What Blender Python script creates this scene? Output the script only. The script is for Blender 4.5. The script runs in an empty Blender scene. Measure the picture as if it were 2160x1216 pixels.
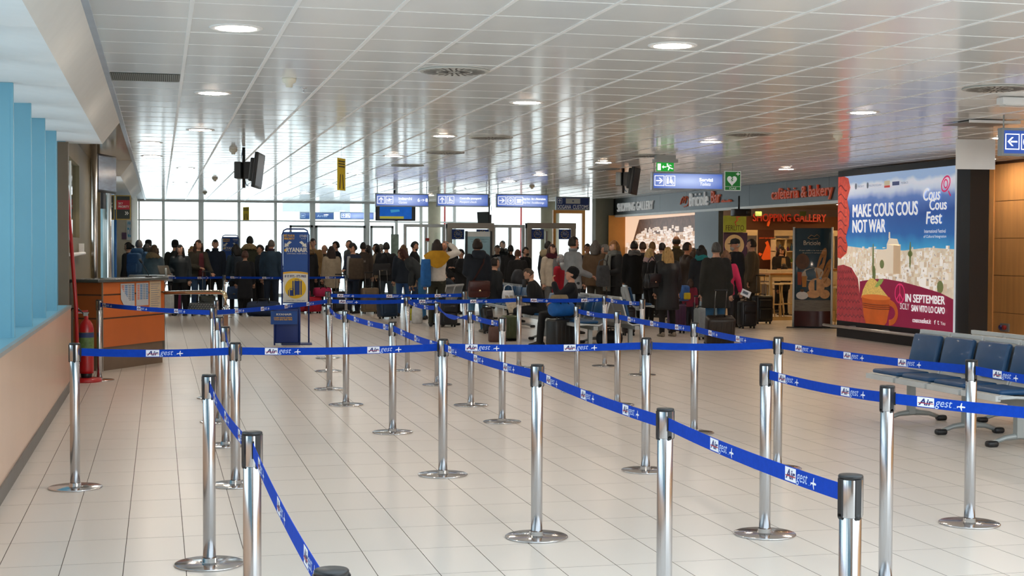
import bpy, math, random
from mathutils import Vector, Matrix
rnd = random.Random(7)
S = bpy.context.scene
COL = S.collection
PI = math.pi

# ---------------------------------------------------------------- camera
FPX, EYE, CEIL = 3048.5, 1.594, 3.013
YAW, PITCH, ROLL = .23948, .02828, .00417
_f = Vector((math.sin(YAW) * math.cos(PITCH), math.cos(YAW) * math.cos(PITCH), -math.sin(PITCH)))
_r0 = Vector((math.cos(YAW), -math.sin(YAW), 0)); _u0 = _r0.cross(_f)
_r = _r0 * math.cos(ROLL) + _u0 * math.sin(ROLL); _u = _u0 * math.cos(ROLL) - _r0 * math.sin(ROLL)
cam = bpy.data.cameras.new('camera'); cam.sensor_width = 36; cam.lens = FPX / 2160 * 36
cam.clip_end = 300
camo = bpy.data.objects.new('camera', cam); COL.objects.link(camo)
m = Matrix((( _r.x, _u.x, -_f.x, 0), (_r.y, _u.y, -_f.y, 0), (_r.z, _u.z, -_f.z, EYE), (0, 0, 0, 1)))
camo.matrix_world = m
S.camera = camo

def _ray(u, v): return _f + _r * ((u - 1080) / FPX) - _u * ((v - 608) / FPX)
def atz(u, v, z=0.0):
    d = _ray(u, v); return Vector((0, 0, EYE)) + d * ((z - EYE) / d.z)
def aty(u, v, y):
    d = _ray(u, v); return Vector((0, 0, EYE)) + d * (y / d.y)
def atx(u, v, x):
    d = _ray(u, v); return Vector((0, 0, EYE)) + d * (x / d.x)

# ---------------------------------------------------------------- world and exposure
W = bpy.data.worlds.new('sky'); S.world = W; W.use_nodes = True
nt = W.node_tree; bg = nt.nodes['Background']
SKY = 2.9
tc = nt.nodes.new('ShaderNodeTexCoord'); sx = nt.nodes.new('ShaderNodeSeparateXYZ')
nt.links.new(tc.outputs['Generated'], sx.inputs[0])
rp = nt.nodes.new('ShaderNodeValToRGB'); nt.links.new(sx.outputs['Z'], rp.inputs[0])
rp.color_ramp.elements[0].position = 0.0; rp.color_ramp.elements[0].color = (.86, .95, 1.0, 1)
rp.color_ramp.elements[1].position = .6; rp.color_ramp.elements[1].color = (.78, .92, 1.0, 1)
nt.links.new(rp.outputs[0], bg.inputs[0]); bg.inputs[1].default_value = SKY
S.view_settings.view_transform = 'Standard'; S.view_settings.look = 'None'
S.view_settings.exposure = 0.18; S.view_settings.gamma = 1.0; S.view_settings.use_curve_mapping = False

# ---------------------------------------------------------------- materials
MATS = {}
def srgb(c):
    if isinstance(c, str):
        c = c.lstrip('#'); c = [int(c[i:i + 2], 16) / 255 for i in (0, 2, 4)]
    return tuple(x / 12.92 if x <= .04045 else ((x + .055) / 1.055) ** 2.4 for x in c)
def mat(name, col, rough=.5, metal=0.0, var=.05, scale=6.0, bump=0.0, bscale=80.0, emit=0.0, ecol=None, coat=0.0, spec=.5, stretch=None):
    """A principled material whose colour, roughness and fine relief vary with procedural noise."""
    if name in MATS: return MATS[name]
    if isinstance(col, str): col = srgb(col)
    M = bpy.data.materials.new(name); M.use_nodes = True; n = M.node_tree; L = n.links
    b = n.nodes['Principled BSDF']
    b.inputs['Metallic'].default_value = metal; b.inputs['Roughness'].default_value = rough
    b.inputs['Coat Weight'].default_value = coat; b.inputs['Coat Roughness'].default_value = .08
    b.inputs['Specular IOR Level'].default_value = spec
    t = n.nodes.new('ShaderNodeTexCoord'); mp = n.nodes.new('ShaderNodeMapping')
    L.new(t.outputs['Object'], mp.inputs[0])
    if stretch: mp.inputs['Scale'].default_value = stretch
    if var:
        no = n.nodes.new('ShaderNodeTexNoise'); no.inputs['Scale'].default_value = scale; no.inputs['Detail'].default_value = 4
        L.new(mp.outputs[0], no.inputs[0])
        r = n.nodes.new('ShaderNodeValToRGB'); L.new(no.outputs[0], r.inputs[0])
        r.color_ramp.elements[0].position = .3; r.color_ramp.elements[1].position = .7
        r.color_ramp.elements[0].color = (*[max(0, c * (1 - var)) for c in col], 1)
        r.color_ramp.elements[1].color = (*[min(1, c * (1 + var)) for c in col], 1)
        L.new(r.outputs[0], b.inputs['Base Color'])
    else:
        b.inputs['Base Color'].default_value = (*col, 1)
    if bump:
        nb = n.nodes.new('ShaderNodeTexNoise'); nb.inputs['Scale'].default_value = bscale; nb.inputs['Detail'].default_value = 3
        L.new(mp.outputs[0], nb.inputs[0])
        bu = n.nodes.new('ShaderNodeBump'); bu.inputs['Strength'].default_value = bump; bu.inputs['Distance'].default_value = .01
        L.new(nb.outputs[0], bu.inputs['Height']); L.new(bu.outputs[0], b.inputs['Normal'])
    if emit:
        b.inputs['Emission Color'].default_value = (*(srgb(ecol) if isinstance(ecol, str) else (ecol or col)), 1)
        b.inputs['Emission Strength'].default_value = emit
    MATS[name] = M
    return M
def glass(name, tint=(.95, .98, .98), refl=.10, rough=.02):
    if name in MATS: return MATS[name]
    M = bpy.data.materials.new(name); M.use_nodes = True; n = M.node_tree; L = n.links
    n.nodes.remove(n.nodes['Principled BSDF'])
    a = n.nodes.new('ShaderNodeBsdfTransparent'); a.inputs[0].default_value = (*tint, 1)
    g = n.nodes.new('ShaderNodeBsdfGlossy'); g.inputs['Roughness'].default_value = rough
    x = n.nodes.new('ShaderNodeMixShader'); fr = n.nodes.new('ShaderNodeFresnel'); fr.inputs[0].default_value = 1.45
    ml = n.nodes.new('ShaderNodeMath'); ml.operation = 'MULTIPLY'; ml.inputs[1].default_value = refl / .04 * .5
    L.new(fr.outputs[0], ml.inputs[0]); L.new(ml.outputs[0], x.inputs[0])
    L.new(a.outputs[0], x.inputs[1]); L.new(g.outputs[0], x.inputs[2]); L.new(x.outputs[0], n.nodes['Material Output'].inputs[0])
    MATS[name] = M
    return M
def flat(name, col, rough=.5, emit=0.0):
    return mat(name, col, rough=rough, var=.03, scale=20, emit=emit)

# ---------------------------------------------------------------- mesh building
def frame_of(d, up=Vector((0, 0, 1))):
    d = d.normalized()
    if abs(d.dot(up)) > .99: up = Vector((0, 1, 0)) if abs(d.y) < .9 else Vector((1, 0, 0))
    x = d.cross(up).normalized(); y = x.cross(d).normalized()
    return x, y
class MB:
    """Collects shapes for ONE mesh object."""
    def __init__(s): s.v = []; s.f = []; s.mi = []; s.sm = []
    def add(s, vs, fs, mi=0, sm=False):
        o = len(s.v); s.v += [tuple(p) for p in vs]
        for q in fs: s.f.append([i + o for i in q]); s.mi.append(mi); s.sm.append(sm)
        return s
    def box(s, a, b, mi=0, M=None, bev=0.0):
        x0, y0, z0 = a; x1, y1, z1 = b
        if bev:
            return s.rbox(a, b, bev, mi, M)
        vs = [Vector(p) for p in [(x0, y0, z0), (x1, y0, z0), (x1, y1, z0), (x0, y1, z0), (x0, y0, z1), (x1, y0, z1), (x1, y1, z1), (x0, y1, z1)]]
        if M is not None: vs = [M @ p for p in vs]
        return s.add(vs, [(0, 3, 2, 1), (4, 5, 6, 7), (0, 1, 5, 4), (1, 2, 6, 5), (2, 3, 7, 6), (3, 0, 4, 7)], mi)
    def rbox(s, a, b, r, mi=0, M=None, n=3):
        """Box with all edges rounded: a sphere grid pushed out to the corners."""
        c = [(p + q) / 2 for p, q in zip(a, b)]; h = [abs(q - p) / 2 for p, q in zip(a, b)]
        r = min(r, *[k * .98 for k in h])
        rings = []
        st = [-90 + 90 * k / n for k in range(n + 1)] + [90 * k / n for k in range(n + 1)]
        az = []
        for q in range(4): az += [(q * 90 + 90 * k / n) for k in range(n + 1)]
        vs = []; fs = []
        for i, la in enumerate(st):
            sz = -1 if i <= n else 1
            cl, sl = math.cos(math.radians(la)), math.sin(math.radians(la))
            for j, lo in enumerate(az):
                q = j // (n + 1); sx_ = 1 if q in (0, 3) else -1; sy_ = 1 if q in (0, 1) else -1
                cx, sy2 = math.cos(math.radians(lo)), math.sin(math.radians(lo))
                p = Vector((c[0] + sx_ * (h[0] - r) + r * cl * cx, c[1] + sy_ * (h[1] - r) + r * cl * sy2, c[2] + sz * (h[2] - r) + r * sl))
                vs.append(M @ p if M is not None else p)
        k = len(az)
        for i in range(len(st) - 1):
            for j in range(k):
                fs.append((i * k + j, i * k + (j + 1) % k, (i + 1) * k + (j + 1) % k, (i + 1) * k + j))
        fs.append(tuple(range(k))[::-1]); fs.append(tuple(range((len(st) - 1) * k, len(st) * k)))
        return s.add(vs, fs, mi, True)
    def loft(s, rings, mi=0, sm=True, cap=True, closed=True):
        k = len(rings[0]); vs = [p for r in rings for p in r]; fs = []
        for i in range(len(rings) - 1):
            for j in range(k if closed else k - 1):
                fs.append((i * k + j, i * k + (j + 1) % k, (i + 1) * k + (j + 1) % k, (i + 1) * k + j))
        if cap: fs.append(tuple(range(k))[::-1]); fs.append(tuple(range((len(rings) - 1) * k, len(rings) * k)))
        return s.add(vs, fs, mi, sm)
    def cyl(s, a, b, r0, r1=None, n=12, mi=0, sm=True):
        a, b = Vector(a), Vector(b); r1 = r0 if r1 is None else r1
        x, y = frame_of(b - a)
        R = lambda c, r: [c + (x * math.cos(t) + y * math.sin(t)) * r for t in [2 * PI * k / n for k in range(n)]]
        return s.loft([R(a, r0), R(b, r1)], mi, sm)
    def tube(s, pts, r, n=8, mi=0, sy=1.0, up=Vector((0, 0, 1))):
        pts = [Vector(p) for p in pts]; rr = r if isinstance(r, (list, tuple)) else [r] * len(pts); rings = []
        for i, p in enumerate(pts):
            d = pts[min(i + 1, len(pts) - 1)] - pts[max(i - 1, 0)]
            x, y = frame_of(d, up)
            rings.append([p + x * math.cos(t) * rr[i] + y * math.sin(t) * rr[i] * sy for t in [2 * PI * k / n for k in range(n)]])
        return s.loft(rings, mi)
    def lathe(s, prof, n=20, c=(0, 0, 0), mi=0, sm=True, cap=True):
        rings = [[Vector((c[0] + r * math.cos(2 * PI * k / n), c[1] + r * math.sin(2 * PI * k / n), c[2] + z)) for k in range(n)] for r, z in prof]
        return s.loft(rings, mi, sm, cap)
    def ball(s, c, r, n=10, m=7, mi=0, M=None):
        r = (r, r, r) if not isinstance(r, (tuple, list)) else r; vs = []; fs = []
        for i in range(m + 1):
            la = -PI / 2 + PI * i / m
            for j in range(n):
                lo = 2 * PI * j / n
                p = Vector((c[0] + r[0] * math.cos(la) * math.cos(lo), c[1] + r[1] * math.cos(la) * math.sin(lo), c[2] + r[2] * math.sin(la)))
                vs.append(M @ p if M is not None else p)
        for i in range(m):
            for j in range(n): fs.append((i * n + j, i * n + (j + 1) % n, (i + 1) * n + (j + 1) % n, (i + 1) * n + j))
        return s.add(vs, fs, mi, True)
    def prism(s, poly, o, ux, uy, d, mi=0):
        """Polygon (2-D) at origin o with axes ux, uy, pushed out by the vector d."""
        o, ux, uy, d = Vector(o), Vector(ux), Vector(uy), Vector(d); n = len(poly)
        A = [o + ux * p[0] + uy * p[1] for p in poly]; B = [p + d for p in A]
        fs = [tuple(range(n))[::-1], tuple(range(n, 2 * n))] + [(i, (i + 1) % n, n + (i + 1) % n, n + i) for i in range(n)]
        return s.add(A + B, fs, mi)
    def build(s, name, mats, parent=None, loc=None, rz=0.0, M=None):
        me = bpy.data.meshes.new(name); me.from_pydata(s.v, [], s.f)
        for q in (mats if isinstance(mats, (list, tuple)) else [mats]): me.materials.append(q)
        me.polygons.foreach_set('material_index', s.mi); me.polygons.foreach_set('use_smooth', s.sm)
        me.update()
        return put(name, me, parent, loc, rz, M)
def put(name, me, parent=None, loc=None, rz=0.0, M=None):
    o = bpy.data.objects.new(name, me); COL.objects.link(o)
    if parent is not None: o.parent = parent
    if M is not None: o.matrix_local = M
    else:
        if loc is not None: o.location = loc
        o.rotation_euler = (0, 0, rz)
    return o
def tag(o, label=None, cat=None, group=None, kind=None):
    if label: o['label'] = label
    if cat: o['category'] = cat
    if group: o['group'] = group
    if kind: o['kind'] = kind
    return o
def thing(name, label, cat, loc=(0, 0, 0), rz=0.0, group=None):
    o = bpy.data.objects.new(name, None); COL.objects.link(o); o.empty_display_size = .1
    o.location = loc; o.rotation_euler = (0, 0, rz)
    return tag(o, label, cat, group)
def struct(o): o['kind'] = 'structure'; return o
def copy_tree(o, parent=None):
    c = o.copy(); COL.objects.link(c); c.parent = parent
    for ch in list(o.children): copy_tree(ch, c)
    return c

# text: glyph outlines of the built-in font, filled, scaled to a box
_TX = {}
def text2d(t, bold=0.0, shear=0.0, space=1.0):
    k = (t, bold, shear, space)
    if k in _TX: return _TX[k]
    cu = bpy.data.curves.new('lettering', 'FONT'); cu.body = t; cu.offset = bold; cu.shear = shear; cu.resolution_u = 3; cu.space_character = space
    o = bpy.data.objects.new('lettering', cu); me = o.to_mesh()
    vs = [(p.co.x, p.co.y) for p in me.vertices]; fs = [list(p.vertices) for p in me.polygons]
    o.to_mesh_clear(); bpy.data.objects.remove(o); bpy.data.curves.remove(cu)
    _TX[k] = (vs, fs)
    return _TX[k]
def put_text(mb, t, o, ux, uy, w, h, d=None, mi=0, bold=0.0, shear=0.0, fit='both', space=1.0):
    """Lettering whose lower left corner is o, w wide along ux and h high along uy; d gives it depth."""
    if bold:                                     # heavier strokes: the same lettering set again with tiny shifts
        e = Vector(ux) * (h * bold * 2.2); g = Vector(uy) * (h * bold * 1.2)
        nn = Vector(ux).cross(Vector(uy)) * .0007
        for k in (e + g + nn, -e + g + nn * 2, e - g + nn * 3): put_text(mb, t, Vector(o) + k, ux, uy, w, h, d, mi, 0, shear, fit, space)
    vs, fs = text2d(t, 0, shear, space)
    if not vs: return
    x0 = min(p[0] for p in vs); x1 = max(p[0] for p in vs); y0 = min(p[1] for p in vs); y1 = max(p[1] for p in vs)
    o, ux, uy = Vector(o), Vector(ux), Vector(uy)
    kx = w / (x1 - x0); ky = h / max(y1 - y0, 1e-6)
    if fit == 'h': kx = ky
    A = [o + ux * ((p[0] - x0) * kx) + uy * ((p[1] - y0) * ky) for p in vs]
    if d is None: mb.add(A, fs, mi); return
    d = Vector(d); n = len(A); mb.add([p + d for p in A], fs, mi)
    ed = {}
    for f in fs:
        for i in range(len(f)): ed[(f[i], f[(i + 1) % len(f)])] = 1
    side = [e for e in ed if (e[1], e[0]) not in ed]
    mb.add(A + [p + d for p in A], [(a, b, n + b, n + a) for a, b in side], mi)

# shared materials
chrome = mat('chrome', (.60, .60, .615), rough=.13, metal=1, var=.05, scale=3, bump=.02, bscale=14)
steel = mat('brushed steel', (.56, .55, .53), rough=.28, metal=1, var=.06, scale=5)
alu = mat('aluminium profile', '#dde2e2', rough=.4, metal=.2, var=.04)
brass = mat('brass', (.75, .60, .38), rough=.2, metal=1)
blackp = mat('black plastic', '#17181b', rough=.4, var=.1, bump=.05)
darkp = mat('dark grey plastic', '#2c3032', rough=.45, var=.1)
white = mat('white paint', '#e9eaea', rough=.45, var=.02)
greyw = mat('grey metal', '#9da3a3', rough=.4, metal=.3)
# ================================================================ THE SETTING
XL, YB, YF, XR, YC = -.96, -4.0, 46.0, 13.2, 5.66       # YC: flat ceiling stops here, left open behind the camera to let sky light in; left wall, back of the hall, far window wall, right wall

def cell_mat(name, base, cx, cy, ox, oy, var, rough, coat, bump, wear=.05, spec=.5):
    """Tiles: the tone of each cell is hashed from its grid cell; soft marbling and wear on top."""
    M = bpy.data.materials.new(name); M.use_nodes = True; n = M.node_tree; L = n.links; b = n.nodes['Principled BSDF']
    g = n.nodes.new('ShaderNodeNewGeometry'); mp = n.nodes.new('ShaderNodeMapping')
    mp.inputs['Location'].default_value = (-ox / cx, -oy / cy, 0); mp.inputs['Scale'].default_value = (1 / cx, 1 / cy, 0)
    L.new(g.outputs['Position'], mp.inputs[0])
    fl = n.nodes.new('ShaderNodeVectorMath'); fl.operation = 'FLOOR'; L.new(mp.outputs[0], fl.inputs[0])
    wn = n.nodes.new('ShaderNodeTexWhiteNoise'); L.new(fl.outputs[0], wn.inputs[0])
    no = n.nodes.new('ShaderNodeTexNoise'); no.inputs['Scale'].default_value = 5; no.inputs['Detail'].default_value = 6; no.inputs['Roughness'].default_value = .65
    L.new(g.outputs['Position'], no.inputs[0])
    a = n.nodes.new('ShaderNodeMath'); a.operation = 'MULTIPLY_ADD'; L.new(wn.outputs[0], a.inputs[0]); a.inputs[1].default_value = var; a.inputs[2].default_value = 1 - var / 2 - wear / 2
    c = n.nodes.new('ShaderNodeMath'); c.operation = 'MULTIPLY_ADD'; L.new(no.outputs[0], c.inputs[0]); c.inputs[1].default_value = wear; L.new(a.outputs[0], c.inputs[2])
    vm = n.nodes.new('ShaderNodeVectorMath'); vm.operation = 'SCALE'; vm.inputs[0].default_value = base; L.new(c.outputs[0], vm.inputs['Scale'])
    L.new(vm.outputs[0], b.inputs['Base Color'])
    rr = n.nodes.new('ShaderNodeMath'); rr.operation = 'MULTIPLY_ADD'; L.new(no.outputs[0], rr.inputs[0]); rr.inputs[1].default_value = .05; rr.inputs[2].default_value = rough - .025
    L.new(rr.outputs[0], b.inputs['Roughness'])
    b.inputs['Coat Weight'].default_value = coat; b.inputs['Coat Roughness'].default_value = .12; b.inputs['Specular IOR Level'].default_value = spec
    if bump:
        nb = n.nodes.new('ShaderNodeTexNoise'); nb.inputs['Scale'].default_value = 4; L.new(g.outputs['Position'], nb.inputs[0])
        bu = n.nodes.new('ShaderNodeBump'); bu.inputs['Strength'].default_value = bump; bu.inputs['Distance'].default_value = .01
        L.new(nb.outputs[0], bu.inputs['Height']); L.new(bu.outputs[0], b.inputs['Normal'])
    return M
TX0, TY0 = -.47537, 7.4844
tile_m = cell_mat('porcelain floor tile', srgb('#d9d0c7'), .3, .6, TX0, TY0, .035, .30, .03, .0, .04)
grout = mat('brown grout', '#64584e', rough=.95, var=.15, scale=3, spec=.1)
fl = struct(MB().box((-3, YB, -.2), (24, YF + .3, -.004)).build('floor', grout))
me_t = MB(); GX, GY, TH = .0018, .0016, .004
def tile_verts(x0, y0, x1, y1, b=.0):
    return [(x0, y0, -.004), (x1, y0, -.004), (x1, y1, -.004), (x0, y1, -.004), (x0 + b, y0 + b, 0), (x1 - b, y0 + b, 0), (x1 - b, y1 - b, 0), (x0 + b, y1 - b, 0)]
TF = [(4, 5, 6, 7), (0, 1, 5, 4), (1, 2, 6, 5), (2, 3, 7, 6), (3, 0, 4, 7)]
def in_view(p, z):
    d = Vector((p[0], p[1], z - EYE)); w = d.dot(_f)
    if w < 1: return None
    u = 1080 + FPX * d.dot(_r) / w; v = 608 - FPX * d.dot(_u) / w
    return w if -60 < u < 2220 and -40 < v < 1256 else None
cells = []
for i in range(-2, 50):
    for j in range(-19, 65):
        x, y = TX0 + .3 * i, TY0 + .6 * j
        if x + .3 < XL + .02 or y > YF: continue
        cells.append((in_view((x + .15, y + .3), 0) or 999, x, y))
cells.sort()
def add_tile(mb, *a):          # glazed top face, raw edges the colour of the grout
    v_ = tile_verts(*a); mb.add(v_, TF[:1], 0); mb.add(v_, TF[1:], 1); return mb
one = add_tile(MB(), GX, GY, .3 - GX, .6 - GY); tme = None
rest = MB()
for k, (d, x, y) in enumerate(cells):
    if k < 300 and d < 999:
        if tme is None:
            o = one.build('tile', [tile_m, grout], fl, (x, y, 0)); tme = o.data
        else: put('tile', tme, fl, (x, y, 0))
    else: add_tile(rest, x + GX, y + GY, x + .3 - GX, y + .6 - GY)
tag(rest.build('tiles', [tile_m, grout], fl), kind='stuff')

# ---- ceiling: main runners along the hall, cross tees, glossy metal panels
CX0, CY0 = .1905, 9.26845
panel_m = cell_mat('white glossy metal ceiling panel', srgb('#f1f4f4'), .6, .6, CX0, CY0, .03, .13, .0, .0, .03, spec=.2)
runner_m = mat('white enamelled runner', '#f4f6f6', rough=.35, var=.01)
cl = struct(MB().box((-2.4, YC, CEIL + .012), (13.6, YF + .3, CEIL + .3)).build('ceiling', darkp))
ccells = []
for i in range(-1, 22):
    for j in range(-22, 61):
        x, y = CX0 + .6 * i, CY0 + .6 * j
        if y > YF - .3 or y < YC: continue
        ccells.append((in_view((x + .3, y + .3), CEIL) or 999, x, y))
PT = [(0, 1, 2, 3), (4, 5, 1, 0), (5, 6, 2, 1), (6, 7, 3, 2), (7, 4, 0, 3)]
def panel_verts(x0, y0, x1, y1, z, g=.003, t1=0, t2=0, sag=0.0):
    return [(x0 + g, y0 + g, z - t1), (x0 + g, y1 - g, z + t1), (x1 - g, y1 - g, z + t1 + t2), (x1 - g, y0 + g, z - t1 + t2), (x0 + g, y0 + g, z + .012), (x0 + g, y1 - g, z + .012), (x1 - g, y1 - g, z + .012), (x1 - g, y0 + g, z + .012)]
ccells.sort(); pme = None
opanel = MB().add(panel_verts(-.3, -.3, .3, .3, 0), PT); crest = MB()
x_first = -.42
for k, (d, x, y) in enumerate(ccells):
    t1 = rnd.gauss(0, .0004); t2 = rnd.gauss(0, .0002)
    if x < x_first + .0:      # cut strip beside the soffit
        crest.add(panel_verts(x_first, y, x + .6, y + .6, CEIL, .003, t1), PT); continue
    if k < 320 and d < 999:
        if pme is None:
            o = opanel.build('panel', panel_m, cl, (x + .3, y + .3, CEIL)); pme = o.data
        else: o = put('panel', pme, cl, (x + .3, y + .3, CEIL))
        o.rotation_euler = (t1 * 3.3, t2 * 3, 0)
    else: crest.add(panel_verts(x, y, x + .6, y + .6, CEIL, .003, t1, t2), PT)
tag(crest.build('panels', panel_m, cl), kind='stuff')
rm = None
for i in range(0, 22):
    x = CX0 + .6 * i
    if rm is None:
        a = MB().box((-.013, YC, -.004), (.013, YF - .05, .012)).build('runner', runner_m, cl, (x, 0, CEIL)); rm = a.data
    else: put('runner', rm, cl, (x, 0, CEIL))
a = None
for j in range(-22, 61):
    y = CY0 + .6 * j
    if y > YF - .2 or y < YC: continue
    if a is None: a = MB().box((x_first, -.0045, -.0015), (XR, .0045, .012)).build('cross_tee', runner_m, cl, (0, y, CEIL))
    else: put('cross_tee', a.data, cl, (0, y, CEIL))
MB().box((x_first - .02, YC, CEIL - .012), (x_first + .03, YF, CEIL + .011)).build('edge_trim', mat('pale blue grey trim', '#b9c4d0', rough=.4), cl)
# filler ceiling left of the trim beyond the soffits
MB().box((-2.4, 17.15, CEIL - .001), (x_first - .02, 25.0, CEIL + .011)).build('side_panel', mat('tan glossy ceiling', '#b3a692', rough=.12, spec=.6), cl)

# ---- left parapet with sill, blue fins and panes
peach = mat('peach laminate', '#d6b59b', rough=.3, var=.03, scale=2, coat=.2)
wl = struct(MB().box((XL - .14, YB, 0), (XL, 16.85, .90)).build('wall_left', peach))
struct(MB().box((XL - .01, YB, 0), (XL + .014, 16.85, .10)).build('baseboard_left', mat('grey skirting', '#77736f', rough=.6)))
bluem = mat('sky blue lacquer', '#78b2c9', rough=.42, var=.03, scale=2)
ledge = struct(MB().box((-2.0, YB, .90), (XL - .03, 16.85, .925)).box((XL - .03, YB, .895), (XL + .006, 16.85, .925), 1).build('trim_1', [bluem, greyw]))
for k in range(-10, 5):
    y = 10.98 + 1.49 * k
    if y < YB: continue
    o = MB().box((-1.95, y - .02, .925), (-1.02, y + .02, 2.76)).box((-1.035, y - .024, .925), (-1.015, y + .024, 2.76)).build('fin', bluem, ledge)
win = struct(MB().box((-2.02, YB, .9), (-1.98, 16.85, 1.0)).box((-2.02, YB, 2.7), (-1.98, 16.85, 2.8)).build('window_1', alu))
gl = glass('window glass')
for k in range(-9, 6):
    y = 10.98 + 1.49 * (k - 1); MB().box((-2.003, y + .03, 1.0), (-1.997, y + 1.46, 2.7)).build('pane', gl, win)
# soffit above the fins: softly scalloped underside, sloped fascia
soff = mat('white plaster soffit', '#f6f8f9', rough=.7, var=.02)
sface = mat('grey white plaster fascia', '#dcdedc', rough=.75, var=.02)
def soffit(name, y0, y1, scal):
    mb = MB(); n = max(2, int((y1 - y0) / .12)); rings = []
    for k in range(n + 1):
        y = y0 + (y1 - y0) * k / n
        ph = ((y - 10.98) / 1.49) % 1.0
        s = (.05 * math.sin(PI * ph) ** .7 if scal else 0)
        rings.append([Vector((-2.1, y, 2.75 + s)), Vector((-1.35, y, 2.75 + s)), Vector((-1.0, y, 2.752 + s * .8)), Vector((-.8, y, 2.75 + s * .3)), Vector((-.625, y, 2.75))])
    mb.loft(rings, 0, True, False, False)
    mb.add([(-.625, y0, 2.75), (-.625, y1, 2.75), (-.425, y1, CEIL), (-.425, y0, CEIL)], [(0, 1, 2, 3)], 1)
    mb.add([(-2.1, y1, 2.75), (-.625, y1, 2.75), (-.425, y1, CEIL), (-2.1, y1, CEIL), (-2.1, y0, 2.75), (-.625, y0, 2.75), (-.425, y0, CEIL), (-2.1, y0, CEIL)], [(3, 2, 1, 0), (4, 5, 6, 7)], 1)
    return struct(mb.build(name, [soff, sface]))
soffit('trim_2', YB, 17.15, True); soffit('trim_3', 25.0, 38.0, False)
# end of the parapet: wooden frame, glazed exit door, olive wall
olive = mat('olive brown wall', '#6e6346', rough=.6, var=.06, scale=2)
struct(MB().box((-1.10, 16.9, 0), (-.985, 17.0, 2.75)).build('trim_4', mat('brown frame', '#6a5a48', rough=.5)))
wl2 = struct(MB().box((-1.2, 21.5, 0), (-1.1, 25.0, CEIL)).box((-2.4, 25.0, 0), (-.95, 25.15, CEIL)).build('wall_side', olive))
d1 = struct(MB().box((-1.2, 17.0, 0), (-1.1, 21.5, 1.7)).box((-1.2, 17.0, 2.72), (-1.1, 21.5, CEIL)).box((-1.2, 17.0, 1.7), (-1.1, 17.1, 2.72)).box((-1.2, 21.42, 1.7), (-1.1, 21.5, 2.72)).build('door_1', olive))
MB().box((-1.153, 17.1, 1.7), (-1.147, 21.42, 2.72)).build('pane', gl, d1); MB().box((-1.165, 20.1, 1.7), (-1.135, 20.16, 2.72)).build('glazing_bar', alu, d1)
MB().cyl((-1.03, 18.6, 1.48), (-1.03, 21.3, 1.48), .025).box((-1.1, 18.6, 1.46), (-1.03, 18.66, 1.5)).box((-1.1, 21.24, 1.46), (-1.03, 21.3, 1.62)).build('push_bar', white, d1)
# left wall further down: pale blue cladding panels
clad = mat('pale blue cladding', '#8fb9c9', rough=.4, var=.04)
cladd = mat('deep blue cladding stripe', '#1d5fa6', rough=.4)
w3 = struct(MB().box((-2.4, 27.0, 0), (-1.0, 36.0, 2.8)).build('wall_back', clad))
for k in range(9): MB().box((-1.0, 27.0 + k, 0), (-.985, 27.97 + k, 2.8)).build('cladding_panel', cladd if k == 5 else clad, w3)
struct(MB().box((-2.4, 36.0, 0), (-.64, YF, CEIL)).build('wall_pier', mat('cream plaster', '#cfc8b6', rough=.7)))

# ---- far window wall
wf = struct(MB().box((-1.2, YF, 2.955), (10.5, YF + .12, CEIL + .012)).box((-1.2, YF, 0), (10.5, YF + .12, .1)).box((-1.2, YF + .02, 2.37), (10.5, YF + .08, 2.41)).build('window_2', alu))
mull = [(-.6, .05), (.13, .09), (1.27, .16), (2.43, .09), (3.56, .09), (4.72, .17), (6.45, .17), (7.4, .09), (8.2, .09), (9.3, .09)]
for x, w in mull: MB().box((x - w / 2, YF - .04, 0), (x + w / 2, YF + .1, CEIL)).build('mullion', alu, wf)
for a_, b_ in zip(mull[:-1], mull[1:]):
    x0, x1 = a_[0] + a_[1] / 2, b_[0] - b_[1] / 2
    MB().box((x0, YF + .047, .1), (x1, YF + .053, 2.37)).build('pane', gl, wf); MB().box((x0, YF + .047, 2.41), (x1, YF + .053, 2.955)).build('pane', gl, wf)
for n_, (x0, x1) in enumerate(((3.99, 4.72), (4.8, 6.4), (6.55, 7.3))):
    dd = struct(MB().box((x0, YF - .1, 0), (x0 + .07, YF - .04, 2.26)).box((x1 - .07, YF - .1, 0), (x1, YF - .04, 2.26)).box((x0, YF - .1, 2.19), (x1, YF - .04, 2.26)).build('door_%d' % (n_ + 2), greyw))
    MB().box((x0 + .07, YF - .073, .05), (x1 - .07, YF - .067, 2.19)).build('pane', gl, dd)
# ---- right side of the hall
wood = mat('warm cherry wood veneer', '#d39a5c', rough=.42, var=.10, scale=2.2, stretch=(6, 6, .45), coat=.15)
woodd = mat('dark wood joint', '#5b3718', rough=.6)
wr = struct(MB().box((XR + .02, YB, 0), (XR + .2, 21.0, CEIL)).build('wall_right', woodd))
for j in range(-4, 10):
    y1 = 21.05 - 2.4 * j; y0 = y1 - 2.4
    if y0 < YB or y1 > 21.1: continue
    for k in range(5): MB().box((XR, y0 + .004, .0 + .6 * k - (.03 if k else 0) + .004), (XR + .02, y1 - .004, min(CEIL, .57 + .6 * k) - .004)).build('wood_panel', wood, wr)
MB().box((XR - .02, 21.0, 0), (XR + .2, 21.5, CEIL)).build('pilaster', wood, wr)
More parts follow.
